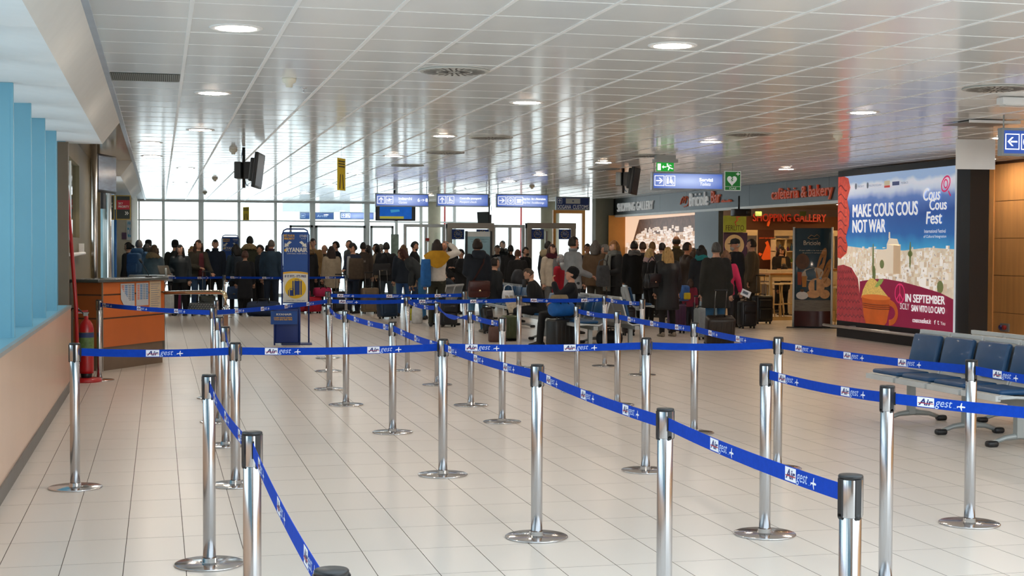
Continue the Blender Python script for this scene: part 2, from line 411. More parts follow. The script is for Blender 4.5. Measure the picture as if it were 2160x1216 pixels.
# recess beside the hoarding, with a glazed double door
wq = struct(MB().box((17.0, 21.0, 0), (17.1, 27.0, CEIL)).box((XR, 21.0, 0), (17.0, 21.2, CEIL)).box((14.2, 24.3, 0), (17.0, 24.45, CEIL)).box((XR + .02, 24.3, 2.3), (14.2, 24.45, CEIL)).build('wall_recess', mat('dark cherry wood', '#93561f', rough=.5, var=.1)))
d5 = struct(MB().box((XR + .02, 24.3, 0), (XR + .12, 24.4, 2.3)).box((14.1, 24.3, 0), (14.2, 24.4, 2.3)).box((13.62, 24.3, 0), (13.7, 24.4, 2.3)).box((XR, 24.3, 2.2), (14.2, 24.4, 2.3)).build('door_5', mat('ochre door frame', '#8a6a23', rough=.5)))
for x0, x1 in ((XR + .12, 13.62), (13.7, 14.1)): MB().box((x0, 24.33, .05), (x1, 24.36, 2.2)).build('pane', mat('ochre frosted pane', '#8d7a2c', rough=.3), d5)
MB().cyl((13.6, 24.24, .9), (13.6, 24.24, 1.3), .02).build('handle', steel, d5)
struct(MB().box((12.95, 40.3, 0), (24, 40.5, CEIL)).box((9.9, 51.5, 0), (20, 51.7, CEIL + .5)).build('wall_far', mat('white plaster', '#e4e4df', rough=.8, var=.02)))

# unseen open space behind the camera: panelled walls that the posts mirror
brown = mat('brown panelling', '#7d6146', rough=.5, var=.1)
struct(MB().box((-3.0, YB - .2, 0), (2.2, YB, 6.0)).box((-2.3, YB, 2.9), (-2.1, YC, 6.0)).build('wall_behind', brown))
struct(MB().box((-2.3, YC - .1, CEIL + .0), (13.6, YC, 6.0)).build('wall_upper', white))
# ================================================================ BARRIER POSTS AND BELTS
PH = .953
def post_meshes():
    b = MB().lathe([(.0, 0), (.17, 0), (.174, .003), (.173, .008), (.168, .010), (.05, .013), (.038, .014), (.037, .034), (.0, .034)], 36)
    p = MB().lathe([(.030, .03), (.0315, .032), (.0315, .86), (.030, .862)], 28)
    h = MB().lathe([(.0335, .835), (.0345, .838), (.0345, .945), (.033, .95), (.0, .95)], 20)
    c = MB().lathe([(.0352, .942), (.0352, .951), (.033, .954), (.0, .954)], 20)
    s = MB()
    for k in range(4):
        a = k * PI / 2; d = Vector((math.cos(a), math.sin(a), 0)); t = Vector((-d.y, d.x, 0))
        prof = [(-.009, .838), (.009, .838), (.0095, .944), (-.0095, .944)]
        s.prism([(x, z) for x, z in prof], d * .031, t, (0, 0, 1), d * .0065)
        s.cyl(d * .031 + Vector((0, 0, .838)), d * .0375 + Vector((0, 0, .838)), .009, n=10)
    return b, p, h, c, s
_pm = post_meshes(); polem = mat('brushed chrome pole', (.50, .50, .515), rough=.2, metal=1, var=.08, scale=6, stretch=(8, 8, .3))
p_base = _pm[0].build('base', chrome); p_base.hide_render = False
proto = {}
for nm, mb, mt in (('base', _pm[0], chrome), ('pole', _pm[1], polem), ('head', _pm[2], polem), ('cap', _pm[3], blackp), ('belt_slots', _pm[4], blackp)):
    o = mb.build(nm, mt); proto[nm] = o.data; bpy.data.objects.remove(o)
bpy.data.objects.remove(p_base)
POSTS = {}
def post(key, x, y, rz, label):
    t = thing('barrier_post', label, 'barrier post', (x, y, 0), rz, 'chrome belt posts of the queue maze')
    for nm in proto: put(nm, proto[nm], t)
    POSTS[key] = Vector((x, y, 0))
R_ = math.radians
for key, x, y, a, lab in [
    ('1', -.54, 9.86, 0, 'chrome belt post closest to the peach parapet, blue reflection in its base'),
    ('2', -.69, 17.7, 0, 'chrome belt post in front of the orange counter and fire extinguisher'),
    ('3', .24, 7.34, 30, 'chrome belt post with whole base at the bottom edge, left of the picture'),
    ('4', .31, 5.04, 30, 'large chrome belt post cut by the bottom edge, left half of the picture'),
    ('5', .49, 9.75, 10, 'chrome belt post joining the long front belt to the left parapet belt'),
    ('6', .51, 11.7, 10, 'second chrome post of the short column behind the front belt corner'),
    ('7', .525, 13.3, 10, 'third chrome post of the short column behind the front belt corner'),
    ('8', .55, 15.4, 10, 'fourth chrome post of the short column, just before the brass handrail'),
    ('9', .65, 17.4, 0, 'last chrome post of the short column, at the brass handrail bend'),
    ('10', 1.82, 14.47, 20, 'chrome belt post right of the blue bag sizer where the belt turns toward the camera'),
    ('11', 1.84, 16.09, 20, 'chrome belt post right of the blue bag sizer, between two others in line'),
    ('12', 2.09, 18.42, 0, 'chrome belt post nearest to the right side of the blue bag sizer'),
    ('13', 2.33, 20.6, 0, 'chrome post hidden behind the one beside the blue bag sizer'),
    ('14', 4.1, 32.6, 0, 'far chrome post in front of the person in the cream tweed coat'),
    ('15', 1.40, 32.7, 0, 'far chrome post among the passengers left of the blue bag sizer'),
    ('16', 1.94, 12.24, 20, 'chrome belt post between the bag sizer column and the front belt corner'),
    ('17', 1.92, 9.88, 10, 'chrome post where three belts meet on the front cross belt, centre left'),
    ('18', 3.09, 18.3, 0, 'chrome belt post in front of the person with mustard scarf, left one'),
    ('19', 3.11, 16.35, 15, 'chrome belt post carrying the twisted belt, behind the front junction'),
    ('20', 4.3, 20.51, 0, 'chrome belt post beside the seated man with hand over his face'),
    ('21', 3.04, 14.17, 15, 'chrome belt post at the lower end of the twisted belt'),
    ('22', 3.03, 12.77, 15, 'chrome belt post in front of the green suitcase, ending a short belt'),
    ('23', 4.62, 18.52, 0, 'chrome belt post in front of the newspaper on the bench'),
    ('24', 2.01, 7.64, 10, 'chrome post with full base at bottom centre of the picture'),
    ('25', 4.46, 15.24, 0, 'chrome belt post in front of the black suitcase with the blue bag'),
    ('26', 4.50, 13.92, 0, 'chrome belt post in front of the silver bench row, base half hidden'),
    ('27', 5.81, 18.53, 0, 'slim far chrome post in front of the silver bench, at the belt corner'),
    ('28', 5.86, 17.13, 0, 'chrome belt post ending the belt near the person with long blond hair'),
    ('29', 3.37, 9.76, 10, 'chrome post on the front cross belt, right of centre'),
    ('30', 1.96, 5.44, 10, 'chrome post cut by the bottom edge, right of the picture centre'),
    ('31', 1.90, 3.73, 10, 'biggest chrome post, cut by the bottom edge at lower right'),
    ('32', 4.47, 11.68, 10, 'chrome belt post in front of the brown rolling case, base half hidden'),
    ('33', 4.34, 9.66, 10, 'chrome post where the right hand belts meet, behind another post'),
    ('34', 3.27, 7.44, 10, 'chrome post with full base at bottom right, starting the lower right belt'),
    ('35', 4.56, 7.47, 10, 'chrome post with full base furthest to the right, before the blue seats'),
    ('36', 3.31, 6.14, 10, 'tall chrome post cut by the bottom edge, on the lower right belt')]:
    post(key, x, y, R_(a), lab)
for key, x, y in (('37', .33, 2.85), ('38', 4.6, 5.2), ('39', 3.2, 3.6)):       # just outside the picture, where the belts go on
    post(key, x, y, 0, {'37': 'chrome post outside the lower edge holding the left belt', '38': 'chrome post outside the right edge holding the upper right belt', '39': 'chrome post outside the right edge holding the lower right belt'}[key])

blue = mat('royal blue webbing', '#0a3fb0', rough=.75, var=.08, scale=40, bump=.15, bscale=400, spec=.15)
logo_w = flat('white belt print', '#e6eaf2', .6); logo_b = flat('navy belt print', '#10206a', .6); logo_r = flat('red belt print', '#b0303c', .6); logo_l = flat('pale blue belt print', '#b9cdf2', .6); logo_k = flat('sky blue belt print', '#3f86dd', .6)
def logo_shapes():
    """Flat print in belt units: x along the belt, y across (0 bottom, 1 top), scaled by the belt height."""
    out = []
    out.append(([(0, .08), (1.72, .08), (1.72, .95), (0, .95)], [(0, 1, 2, 3)], 0, 0))
    def T(t, x, y, w, h, mi, lay, **k):
        vs, fs = text2d(t, k.get('bold', 0), k.get('shear', 0))
        x0 = min(p[0] for p in vs); x1 = max(p[0] for p in vs); y0 = min(p[1] for p in vs); y1 = max(p[1] for p in vs)
        out.append(([(x + (p[0] - x0) / (x1 - x0) * w, y + (p[1] - y0) / (y1 - y0) * h) for p in vs], fs, mi, lay))
    T('Air', .12, .22, 1.5, .62, 1, 1, bold=.03, shear=.25)
    out.append(([(.1, .38), (1.68, .38), (1.68, .45), (.1, .45)], [(0, 1, 2, 3)], 2, 2))
    T('gest', 1.78, .02, 1.75, .8, 3, 1, shear=.3)
    out.append(([(3.62, .24), (3.9, .24), (3.9, .28), (3.62, .28)], [(0, 1, 2, 3)], 4, 1))
    pl = [(4.0, .48), (4.3, .50), (4.42, .80), (4.5, .80), (4.46, .52), (4.75, .5), (4.82, .44), (4.75, .38), (4.46, .37), (4.5, .1), (4.42, .1), (4.3, .38), (4.1, .40), (4.03, .3), (3.98, .3)]
    out.append((pl, [tuple(range(len(pl)))], 0, 1))
    return out
LOGO = logo_shapes(); LMATS = [logo_w, logo_b, logo_r, logo_l, logo_k]
BH = .05
def belt(ka, kb, label, sag=.012, twist=0.0, side=None, step=.70, first=.3, za=.895, zb=.895, a=None, b=None):
    A = (POSTS[ka] if a is None else a) + Vector((0, 0, za)); B = (POSTS[kb] if b is None else b) + Vector((0, 0, zb))
    d = (B - A); d.z = 0; L0 = d.length; d.normalize()
    A = A + d * .036; B = B - d * .036; L0 = (B - A).length
    n = max(6, int(L0 / .12))
    nrm = Vector((d.y, -d.x, 0))
    cam2 = Vector((0, 0, EYE)) - (A + B) / 2
    if nrm.dot(cam2) < 0: nrm = -nrm
    flip = -1 if Vector((0, 0, 1)).cross(nrm).dot(d) < 0 else 1     # print reads left to right for whoever faces it
    def P(s, t):
        k = s / L0; c = A.lerp(B, k); c.z -= 4 * sag * k * (1 - k)
        w = twist * math.sin(PI * k) ** 2
        up = Vector((0, 0, 1)) * math.cos(w) + nrm * math.sin(w)
        nn = nrm * math.cos(w) - Vector((0, 0, 1)) * math.sin(w)
        return c + up * ((t - .5) * BH), nn
    o = (A + B) / 2; o.z = 0
    mb = MB(); rings = []
    for k in range(n + 1):
        s = L0 * k / n; p0, nn = P(s, 0); p1, _ = P(s, 1); h = nn * .0007
        rings.append([p0 - o + h, p1 - o + h, p1 - o - h, p0 - o - h])
    mb.loft(rings, 0, False)
    root = mb.build('barrier_belt', blue, None, o)
    tag(root, label, 'barrier belt', 'blue barrier belts of the queue maze')
    for q in (A, B):
        MB().box((-.008, -.004, -.03), (.008, .004, .03), 0, Matrix.Translation(q - o) @ Matrix.Rotation(math.atan2(d.y, d.x), 4, 'Z')).build('end_clip', blackp, root)
    s = first
    while s + 4.9 * BH < L0 - .04:
        lm = MB()
        for vs, fs, mi, lay in LOGO:
            pts = []
            for x, y in vs:
                ss = s + x * BH if flip > 0 else s + (4.85 - x) * BH
                p, nn = P(ss, y); pts.append(p - o + nn * (.0012 + .0004 * lay))
            lm.add(pts, fs if flip > 0 else [list(f)[::-1] for f in fs], mi)
        lm.build('printed_logo', LMATS, root); s += step
    return root
for ka, kb, lab, kw in [
    ('1', '5', 'blue belt from the parapet post to the front corner post', dict(first=.42)),
    ('5', '17', 'left half of the long blue front cross belt', dict(first=.16)),
    ('17', '29', 'middle stretch of the long blue front cross belt', dict(first=.12)),
    ('29', '33', 'right end of the long blue front cross belt', dict(first=.68)),
    ('3', '4', 'steep blue belt between the two left foreground posts', dict(first=.3, sag=.03)),
    ('4', '37', 'steep blue belt leaving the picture at the bottom edge', dict(first=.25, sag=.02)),
    ('17', '24', 'blue belt running from the front junction to the bottom centre post', dict(first=.12)),
    ('24', '30', 'blue belt right of the bottom centre post', dict(first=.18)),
    ('30', '31', 'thick blue belt reaching the biggest post at lower right', dict(first=.5)),
    ('11', '10', 'short blue belt right of the bag sizer, between close posts', dict(first=.4, sag=.04)),
    ('10', '16', 'blue belt running down from the bag sizer column', dict(first=.4)),
    ('16', '17', 'blue belt meeting the front cross belt from behind', dict(first=.4)),
    ('13', '20', 'upper of the two level blue belts behind the bag sizer column', dict(first=.1)),
    ('12', '18', 'lower level blue belt, stretch right of the bag sizer', dict(first=.1)),
    ('18', '23', 'lower level blue belt in front of the person with mustard scarf', dict(first=.12)),
    ('23', '27', 'level blue belt crossing in front of the seated passengers', dict(first=.12)),
    ('27', '28', 'short blue belt in front of the silver bench row', dict(first=.2)),
    ('18', '19', 'short blue belt sloping to the twisted one', dict(first=.4, sag=.03)),
    ('19', '21', 'twisted blue belt between two posts', dict(first=.6, twist=2.6, sag=.06)),
    ('21', '22', 'short blue belt ending before the green suitcase', dict(first=.2)),
    ('25', '26', 'short blue belt before the black suitcase with blue bag', dict(first=.3)),
    ('26', '32', 'blue belt in front of the silver bench and brown rolling case', dict(first=.3)),
    ('32', '33', 'blue belt sloping down to the right hand junction', dict(first=.35)),
    ('33', '35', 'blue belt crossing in front of the hoarding and blue seats', dict(first=.2, step=.62)),
    ('35', '38', 'blue belt leaving at the right edge, the upper one', dict(first=.18)),
    ('34', '36', 'lower right blue belt, its first stretch', dict(first=.12)),
    ('36', '39', 'lower right blue belt crossing in front of the far right post', dict(first=.12, a=Vector((3.31, 6.14, 0)), b=Vector((4.05, 4.9, 0)))),
    ('2', '8', 'blue belt in front of the orange counter', dict(first=.05, step=.85)),
    ('8', '12', 'blue belt passing in front of the bag sizer panel', dict(first=.5)),
    ('8', '7', 'first short loose belt of the short post column', dict(first=.7, sag=.12)),
    ('7', '6', 'second short loose belt of the short post column', dict(first=.5, sag=.1)),
    ('6', '5', 'third short loose belt of the short post column', dict(first=.5, sag=.06)),
    ('15', '14', 'far blue belt in front of the waiting crowd', dict(first=.1)),
]:
    if ka == '36': POSTS['39'] = kw['b']
    belt(ka, kb, lab, **kw)
for o in list(bpy.data.objects):
    if o.name.startswith('barrier_post') and o.get('label', '').startswith('chrome post outside the right edge holding the lower'): o.location = (4.05, 4.9, 0)
belt('15', '15', 'far blue belt reaching the counter', first=.3, b=Vector((-.02, 32.7, 0)), a=Vector((1.4, 32.7, 0)))
# ================================================================ THINGS ON AND UNDER THE CEILING
lamp_m = mat('warm lamp glass', (1, .9, .8), rough=.4, var=0, emit=92, ecol=(1, .84, .68))
_lr = MB().lathe([(.131, -.002), (.135, -.007), (.165, -.006), (.174, -.002), (.174, .004), (.131, .004), (.131, -.002)], 28, cap=False)
_ll = MB().lathe([(.0, -.013), (.06, -.012), (.10, -.009), (.13, -.004), (.13, .002), (.0, .002)], 24); _lb = MB().box((-.05, -.010, -.016), (.04, .010, -.011))
lp = [(_lr, 'ring', white), (_ll, 'lens', lamp_m), (_lb, 'baffle', mat('copper baffle', '#c98a66', rough=.4))]
lpm = {}
for mb, nm, mt in lp:
    o = mb.build(nm, mt); lpm[nm] = o.data; bpy.data.objects.remove(o)
lamps = [(.49, 9.6, 'round downlight nearest the camera, upper left of the picture'), (.49, 13.72, 'second downlight of the left row, below the ceiling grille'), (.49, 18.1, 'third downlight of the left row'),
    (-.12, 20.5, 'downlight close to the soffit end over the counter'), (-.11, 23.6, 'downlight over the counter, further from the camera'), (.47, 27.0, 'downlight of the left row before the far window'), (.46, 33.2, 'last downlight of the left row near the far window'),
    (3.5, 9.62, 'round downlight nearest the camera, upper right of centre'), (3.5, 13.76, 'downlight in the middle of the ceiling, second of its row'), (3.54, 18.2, 'third downlight of the middle row'), (3.56, 22.42, 'fourth downlight of the middle row'), (3.7, 28.0, 'fifth downlight of the middle row'), (3.8, 33.1, 'sixth downlight of the middle row'), (3.8, 39, 'last downlight of the middle row'),
    (7.12, 13.79, 'downlight over the hoarding with the town picture'), (7.15, 18.14, 'downlight above the blue toilets sign'), (7.2, 23.1, 'downlight left of the hanging monitors on the right'), (7.25, 27.4, 'downlight behind the monitors on the right'), (7.35, 30.4, 'downlight above the blue passport sign'), (7.1, 34.5, 'downlight above the blue gates sign'), (7.2, 39.1, 'last downlight of the right row'),
    (10.45, 16.45, 'downlight between the blank white panel and the arrow sign'), (12.65, 20.35, 'assumed downlight added close to the wood wall, hidden behind the blank white panel'), (12.3, 17.4, 'added downlight outside the picture washing the wood wall'), (10.45, 12.2, 'added downlight outside the picture above the right bench'), (10.45, 8.0, 'added downlight outside the picture beyond the right edge'), (10.9, 24.0, 'downlight before the bakery shop front'), (10.9, 30.0, 'downlight before the harbour picture')]  # downlights outside the picture or behind the panel: added to brighten the wood wall
for x, y, lab in lamps:
    t = thing('downlight', lab, 'ceiling light', (x, y, CEIL), 0, 'round downlights in the panel ceiling')
    for nm in lpm: put(nm, lpm[nm], t)
# swirl air diffusers
dm = MB().lathe([(0, 0), (.27, 0), (.285, .002), (.285, .01), (0, .01)], 36)
sl = MB()
for ring, (r0, r1, n) in enumerate(((.05, .13, 16), (.15, .25, 26))):
    for k in range(n):
        a = 2 * PI * k / n; t = a + .0; c = Vector((math.cos(a), math.sin(a), 0)); p = Vector((-c.y, c.x, 0)); h = .008
        sl.add([c * r0 - p * h, c * r1 - p * h, c * r1 + p * h, c * r0 + p * h], [(3, 2, 1, 0)])
dmo = dm.build('plate', mat('grey white diffuser', '#bfc2be', rough=.4)); slo = sl.build('slots', flat('dark slot', '#23241f'))
slo['kind'] = 'stuff'
for x, y, lab in [(2.31, 11.45, 'round swirl air vent in the ceiling, left of centre'), (7.16, 11.4, 'round swirl air vent at the upper right corner'), (7.12, 16.8, 'round swirl air vent above the toilets sign'), (4.17, 18.27, 'swirl air vent in mid ceiling, first of a row of three'), (4.19, 21.4, 'swirl air vent in mid ceiling, second of a row of three'), (4.21, 24.95, 'swirl air vent in mid ceiling, third of a row of three'), (7.32, 21.2, 'swirl air vent left of the exit sign'), (7.8, 25.0, 'swirl air vent behind the right monitors')]:
    t = thing('air_diffuser', lab, 'air vent', (x, y, CEIL - .012), 0, 'swirl air diffusers')
    put('plate', dmo.data, t, (0, 0, 0)); o = put('slots', slo.data, t, (0, 0, -.002)); o['kind'] = 'stuff'
bpy.data.objects.remove(dmo); bpy.data.objects.remove(slo)
# slotted return grille in the left strip
t = thing('ceiling_grille', 'long slotted return air grille beside the white soffit', 'air vent', (-.12, CY0 + .6 * 5 + .3, CEIL - .006))
MB().box((-.29, -.28, 0), (.29, .28, .003)).build('backing', flat('dark duct', '#3c4440'), t)
gm = None
for k in range(36):
    if gm is None: gm = MB().box((-.003, -.28, -.004), (.003, .28, 0)).build('slat', mat('grey green slat', '#7d8883', rough=.4), t, (-.28, 0, 0)).data
    else: put('slat', gm, t, (-.28 + .016 * k, 0, 0))
# smoke detectors, sprinklers
det = MB().lathe([(.0, -.075), (.028, -.075), (.03, -.05), (.055, -.035), (.06, -.012), (.06, 0), (0, 0)], 20)
spk = MB().lathe([(.0, -.04), (.018, -.04), (.018, -.034), (.006, -.03), (.006, -.008), (.03, -.006), (.03, 0), (0, 0)], 14)
for mb, nm, mt, pl in ((det, 'smoke_detector', mat('cream plastic', '#e4e0cf', rough=.5), [(1.07, 12.34, 'cream smoke detector nearest the camera, upper left'), (1.06, 21.6, 'smoke detector left of the big hanging monitor'), (1.13, 30.7, 'smoke detector second along the left ceiling'), (1.17, 38.8, 'smoke detector at the top of the far window'), (8.23, 16.6, 'smoke detector above the hoarding'), (8.35, 32.3, 'smoke detector above the customs sign')]),
                       (spk, 'sprinkler_head', chrome, [(1.26, 13.05, 'tiny sprinkler beside the nearest smoke detector'), (8.53, 16.86, 'tiny sprinkler right of the detector above the hoarding')])):
    me_ = None
    for x, y, lab in pl:
        if me_ is None: o = mb.build(nm, mt, None, (x, y, CEIL)); me_ = o.data
        else: o = put(nm, me_, None, (x, y, CEIL))
        tag(o, lab, nm.replace('_', ' '), nm.replace('_', ' ') + 's on the ceiling')

# ---- illuminated direction signs
signblue = mat('lit sign blue', '#3b5fb4', rough=.3, var=0, emit=.55, ecol='#4a74cf')
def glow_sign():
    M = bpy.data.materials.new('backlit sign face'); M.use_nodes = True; n = M.node_tree; L = n.links; b = n.nodes['Principled BSDF']
    t = n.nodes.new('ShaderNodeTexCoord'); mp = n.nodes.new('ShaderNodeMapping'); mp.inputs['Location'].default_value = (-.5, 0, -.5)
    L.new(t.outputs['Generated'], mp.inputs[0]); mp.inputs['Scale'].default_value = (1, 0, 1)
    g = n.nodes.new('ShaderNodeTexGradient'); g.gradient_type = 'SPHERICAL'
    m2 = n.nodes.new('ShaderNodeMapping'); m2.inputs['Scale'].default_value = (1.7, 1, 1.3); L.new(mp.outputs[0], m2.inputs[0]); L.new(m2.outputs[0], g.inputs[0])
    r = n.nodes.new('ShaderNodeValToRGB'); L.new(g.outputs[0], r.inputs[0])
    r.color_ramp.elements[0].color = (*srgb('#3d5cae'), 1); r.color_ramp.elements[1].color = (*srgb('#b9c9f0'), 1); r.color_ramp.elements[1].position = .9
    L.new(r.outputs[0], b.inputs['Emission Color']); b.inputs['Emission Strength'].default_value = .95; b.inputs['Base Color'].default_value = (.05, .08, .2, 1)
    return M
glowf = glow_sign()
signwhite = mat('lit white lettering', (1, 1, 1), var=0, emit=.95, ecol=(1, 1, 1))
signframe = mat('sign housing', '#93a0aa', rough=.4, metal=.4)
X_, Z_ = Vector((1, 0, 0)), Vector((0, 0, 1))
def icon(mb, kind, x, z, s, y):
    """Square pictogram with a rounded outline; x, z lower left, s side; kind picks the symbol."""
    o = Vector((x, y, z)); w = s * .05
    def P(poly): mb.add([o + X_ * (p[0] * s) + Z_ * (p[1] * s) for p in poly], [tuple(range(len(poly)))])
    for a, b_ in (((0, 0), (1, .06)), ((0, .94), (1, 1)), ((0, .05), (.06, .95)), ((.94, .05), (1, .95))):
        P([(a[0], a[1]), (b_[0], a[1]), (b_[0], b_[1]), (a[0], b_[1])])
    def disc(cx, cz, r, n=14, ri=0):
        if ri:
            for k in range(n):
                t0, t1 = 2 * PI * k / n, 2 * PI * (k + 1) / n
                P([(cx + ri * math.cos(t0), cz + ri * math.sin(t0)), (cx + r * math.cos(t0), cz + r * math.sin(t0)), (cx + r * math.cos(t1), cz + r * math.sin(t1)), (cx + ri * math.cos(t1), cz + ri * math.sin(t1))])
        else: P([(cx + r * math.cos(2 * PI * k / n), cz + r * math.sin(2 * PI * k / n)) for k in range(n)])
    if kind in ('right', 'left', 'up'):
        A = [[(.15, .45), (.62, .45), (.62, .55), (.15, .55)], [(.42, .22), (.55, .22), (.85, .5), (.7, .5)], [(.7, .5), (.85, .5), (.55, .78), (.42, .78)]]
        for q in A:
            if kind == 'left': q = [(1 - a, b_) for a, b_ in q][::-1]
            if kind == 'up': q = [(1 - b_, a) for a, b_ in q]
            P(q)
    elif kind == 'plane': P([(.15, .42), (.3, .42), (.42, .36), (.86, .52), (.86, .6), (.6, .58), (.45, .74), (.38, .72), (.45, .55), (.3, .52), (.2, .58), (.14, .56)]); P([(.15, .2), (.85, .2), (.85, .26), (.15, .26)])
    elif kind == 'passport': disc(.4, .75, .1); P([(.28, .3), (.52, .4), (.5, .64), (.3, .62)]); P([(.5, .45), (.85, .3), (.88, .38), (.52, .56)]); P([(.2, .15), (.8, .15), (.8, .23), (.2, .23)])
    elif kind == 'food': disc(.5, .5, .36, 18, .3); disc(.5, .5, .14)
    elif kind == 'cup': P([(.25, .3), (.7, .3), (.75, .72), (.2, .72)]); disc(.76, .54, .14, 10, .08); P([(.15, .18), (.82, .18), (.82, .25), (.15, .25)])
    elif kind == 'wc': disc(.24, .8, .08); P([(.14, .2), (.34, .2), (.34, .7), (.14, .7)]); disc(.55, .8, .08); P([(.4, .3), (.7, .3), (.6, .7), (.5, .7)]); disc(.74, .28, .14, 12, .09); P([(.66, .3), (.72, .3), (.72, .6), (.66, .6)])
def hang_sign(name, label, u0, v0, u1, v1, y, icons, lines, rods=True, face=None, depth=.08, extra=None, text_m=None):
    a = aty(u0, v0, y); b = aty(u1, v1, y); w = b.x - a.x; h = a.z - b.z
    t = thing(name, label, 'sign', (a.x, y, b.z))
    MB().box((-.012, 0, -.012), (w + .012, depth, h + .012)).build('housing', signframe, t)
    MB().box((.015, -.004, .015), (w - .015, .0, h - .015)).build('face', face or glowf, t)
    if icons:
        im = MB(); s = h * .62; x = w * .025
        for k in icons: icon(im, k, x, h * .2, s, -.006); x += s * 1.12
        im.build('pictogram', text_m or signwhite, t)
    tm = MB()
    for tx, fx, fz, fw, fh, kw in lines: put_text(tm, tx, (w * fx, -.006, h * fz), X_, Z_, w * fw, h * fh, **kw)
    if lines: tm.build('lettering', text_m or signwhite, t)
    if rods:
        for fx in (.03, .97): MB().cyl((w * fx, depth / 2, h), (w * fx, depth / 2, CEIL - b.z - .004), .008).build('rod', greyw, t)
    return t, w, h
hang_sign('direction_sign', 'lit blue hanging sign reading Imbarchi Gates 6 to 8', 793, 409, 904, 436, 33.5, ['up', 'plane'], [('Imbarchi', .43, .52, .25, .22, dict(bold=.01)), ('Gates', .43, .22, .16, .2, dict(shear=.2)), ('6', .79, .38, .04, .28, dict(bold=.01)), ('8', .94, .38, .04, .28, dict(bold=.01)), ('→', .845, .42, .08, .2, {})])
hang_sign('direction_sign', 'lit blue hanging sign reading Controllo passaporti Passport check', 922, 409, 1030, 436, 33.5, ['up', 'passport'], [('Controllo passaporti', .44, .52, .42, .22, dict(bold=.01)), ('Passport check', .44, .22, .33, .22, dict(shear=.2))])
hang_sign('direction_sign', 'lit blue hanging sign reading Duty free and food with three pictograms', 1048, 410, 1156, 438, 33.5, ['right', 'food', 'cup'], [('Duty free - Bar e Ristorazione', .5, .54, .45, .2, dict(bold=.01)), ('Duty free - Food&Beverage', .5, .24, .42, .2, dict(shear=.2))])
navy = mat('navy sign board', '#1b3a7e', rough=.4)
t, w, h = hang_sign('customs_sign', 'dark blue sign reading DOGANA CUSTOMS', 1174, 416, 1243, 443, 35.0, ['up'], [('DOGANA', .03, .06, .41, .32, {}), ('CUSTOMS', .5, .06, .47, .32, {})], face=navy, text_m=flat('white paint letters', '#e8eef2', emit=.1))
for o in t.children:
    if o.name.startswith('pictogram'): o.scale = (.62, 1, .62); o.location = (.01, 0, h * .38)
MB().box((w * .28, -.008, h * .48), (w * .72, -.004, h * .9)).build('emblem_plate', flat('pale emblem plate', '#cfd8d8'), t)
em = MB(); em.add([(w * .5 + .03 * math.cos(PI / 2 + k * PI / 5) * (1 if k % 2 == 0 else .45), -.0095, h * .69 + .03 * math.sin(PI / 2 + k * PI / 5) * (1 if k % 2 == 0 else .45)) for k in range(10)], [tuple(range(10))])
em.build('star', navy, t)
t, w, h = hang_sign('direction_sign', 'lit blue hanging sign reading Servizi Toilets', 1377, 364, 1525, 401, 22.6, ['right', 'wc'], [('Servizi', .66, .5, .19, .2, dict(bold=.02)), ('Toilets', .67, .24, .15, .2, dict(shear=.2))])
# defibrillator sign beside it
green = mat('safety green', '#0f7d2f', rough=.4, emit=.12)
a = aty(1528, 361, 22.6); b = aty(1562, 403, 22.6); w = b.x - a.x; h = a.z - b.z
t = thing('defibrillator_sign', 'green sign with white heart reading DAE', 'sign', (a.x, 22.6, b.z))
MB().box((0, -.01, 0), (w, .01, h)).build('border', flat('white vinyl', '#e4ece8', emit=.1), t)
MB().box((.012, -.014, .012), (w - .012, -.0095, h * .2)).box((.012, -.014, h * .22), (w - .012, -.0095, h - .012)).build('panel', green, t)
hm = MB(); pts = []
for k in range(28):
    q = 2 * PI * k / 28; x = 16 * math.sin(q) ** 3; z = 13 * math.cos(q) - 5 * math.cos(2 * q) - 2 * math.cos(3 * q) - math.cos(4 * q)
    pts.append((w * .45 + x * w * .019, -.0155, h * .53 + z * w * .02))
hm.add(pts, [tuple(range(28))][::1]); hm.add([(w * .7, -.0155, h * .83), (w * .93, -.0155, h * .83), (w * .93, -.0155, h * .88), (w * .7, -.0155, h * .88)], [(0, 1, 2, 3)]); hm.add([(w * .79, -.0155, h * .77), (w * .84, -.0155, h * .77), (w * .84, -.0155, h * .94), (w * .79, -.0155, h * .94)], [(0, 1, 2, 3)])
put_text(hm, 'DAE', (w * .3, -.0155, h * .065), X_, Z_, w * .42, h * .1)
hm.build('heart_symbol', flat('white symbol', '#eef6f2', emit=.15), t)
MB().add([(w * .47, -.017, h * .66), (w * .36, -.017, h * .52), (w * .45, -.017, h * .53), (w * .40, -.017, h * .42), (w * .55, -.017, h * .56), (w * .46, -.017, h * .55), (w * .53, -.017, h * .66)], [tuple(range(7))]).build('bolt', green, t)
MB().cyl((w / 2, 0, h), (w / 2, 0, CEIL - b.z - .004), .005).build('rod', greyw, t)
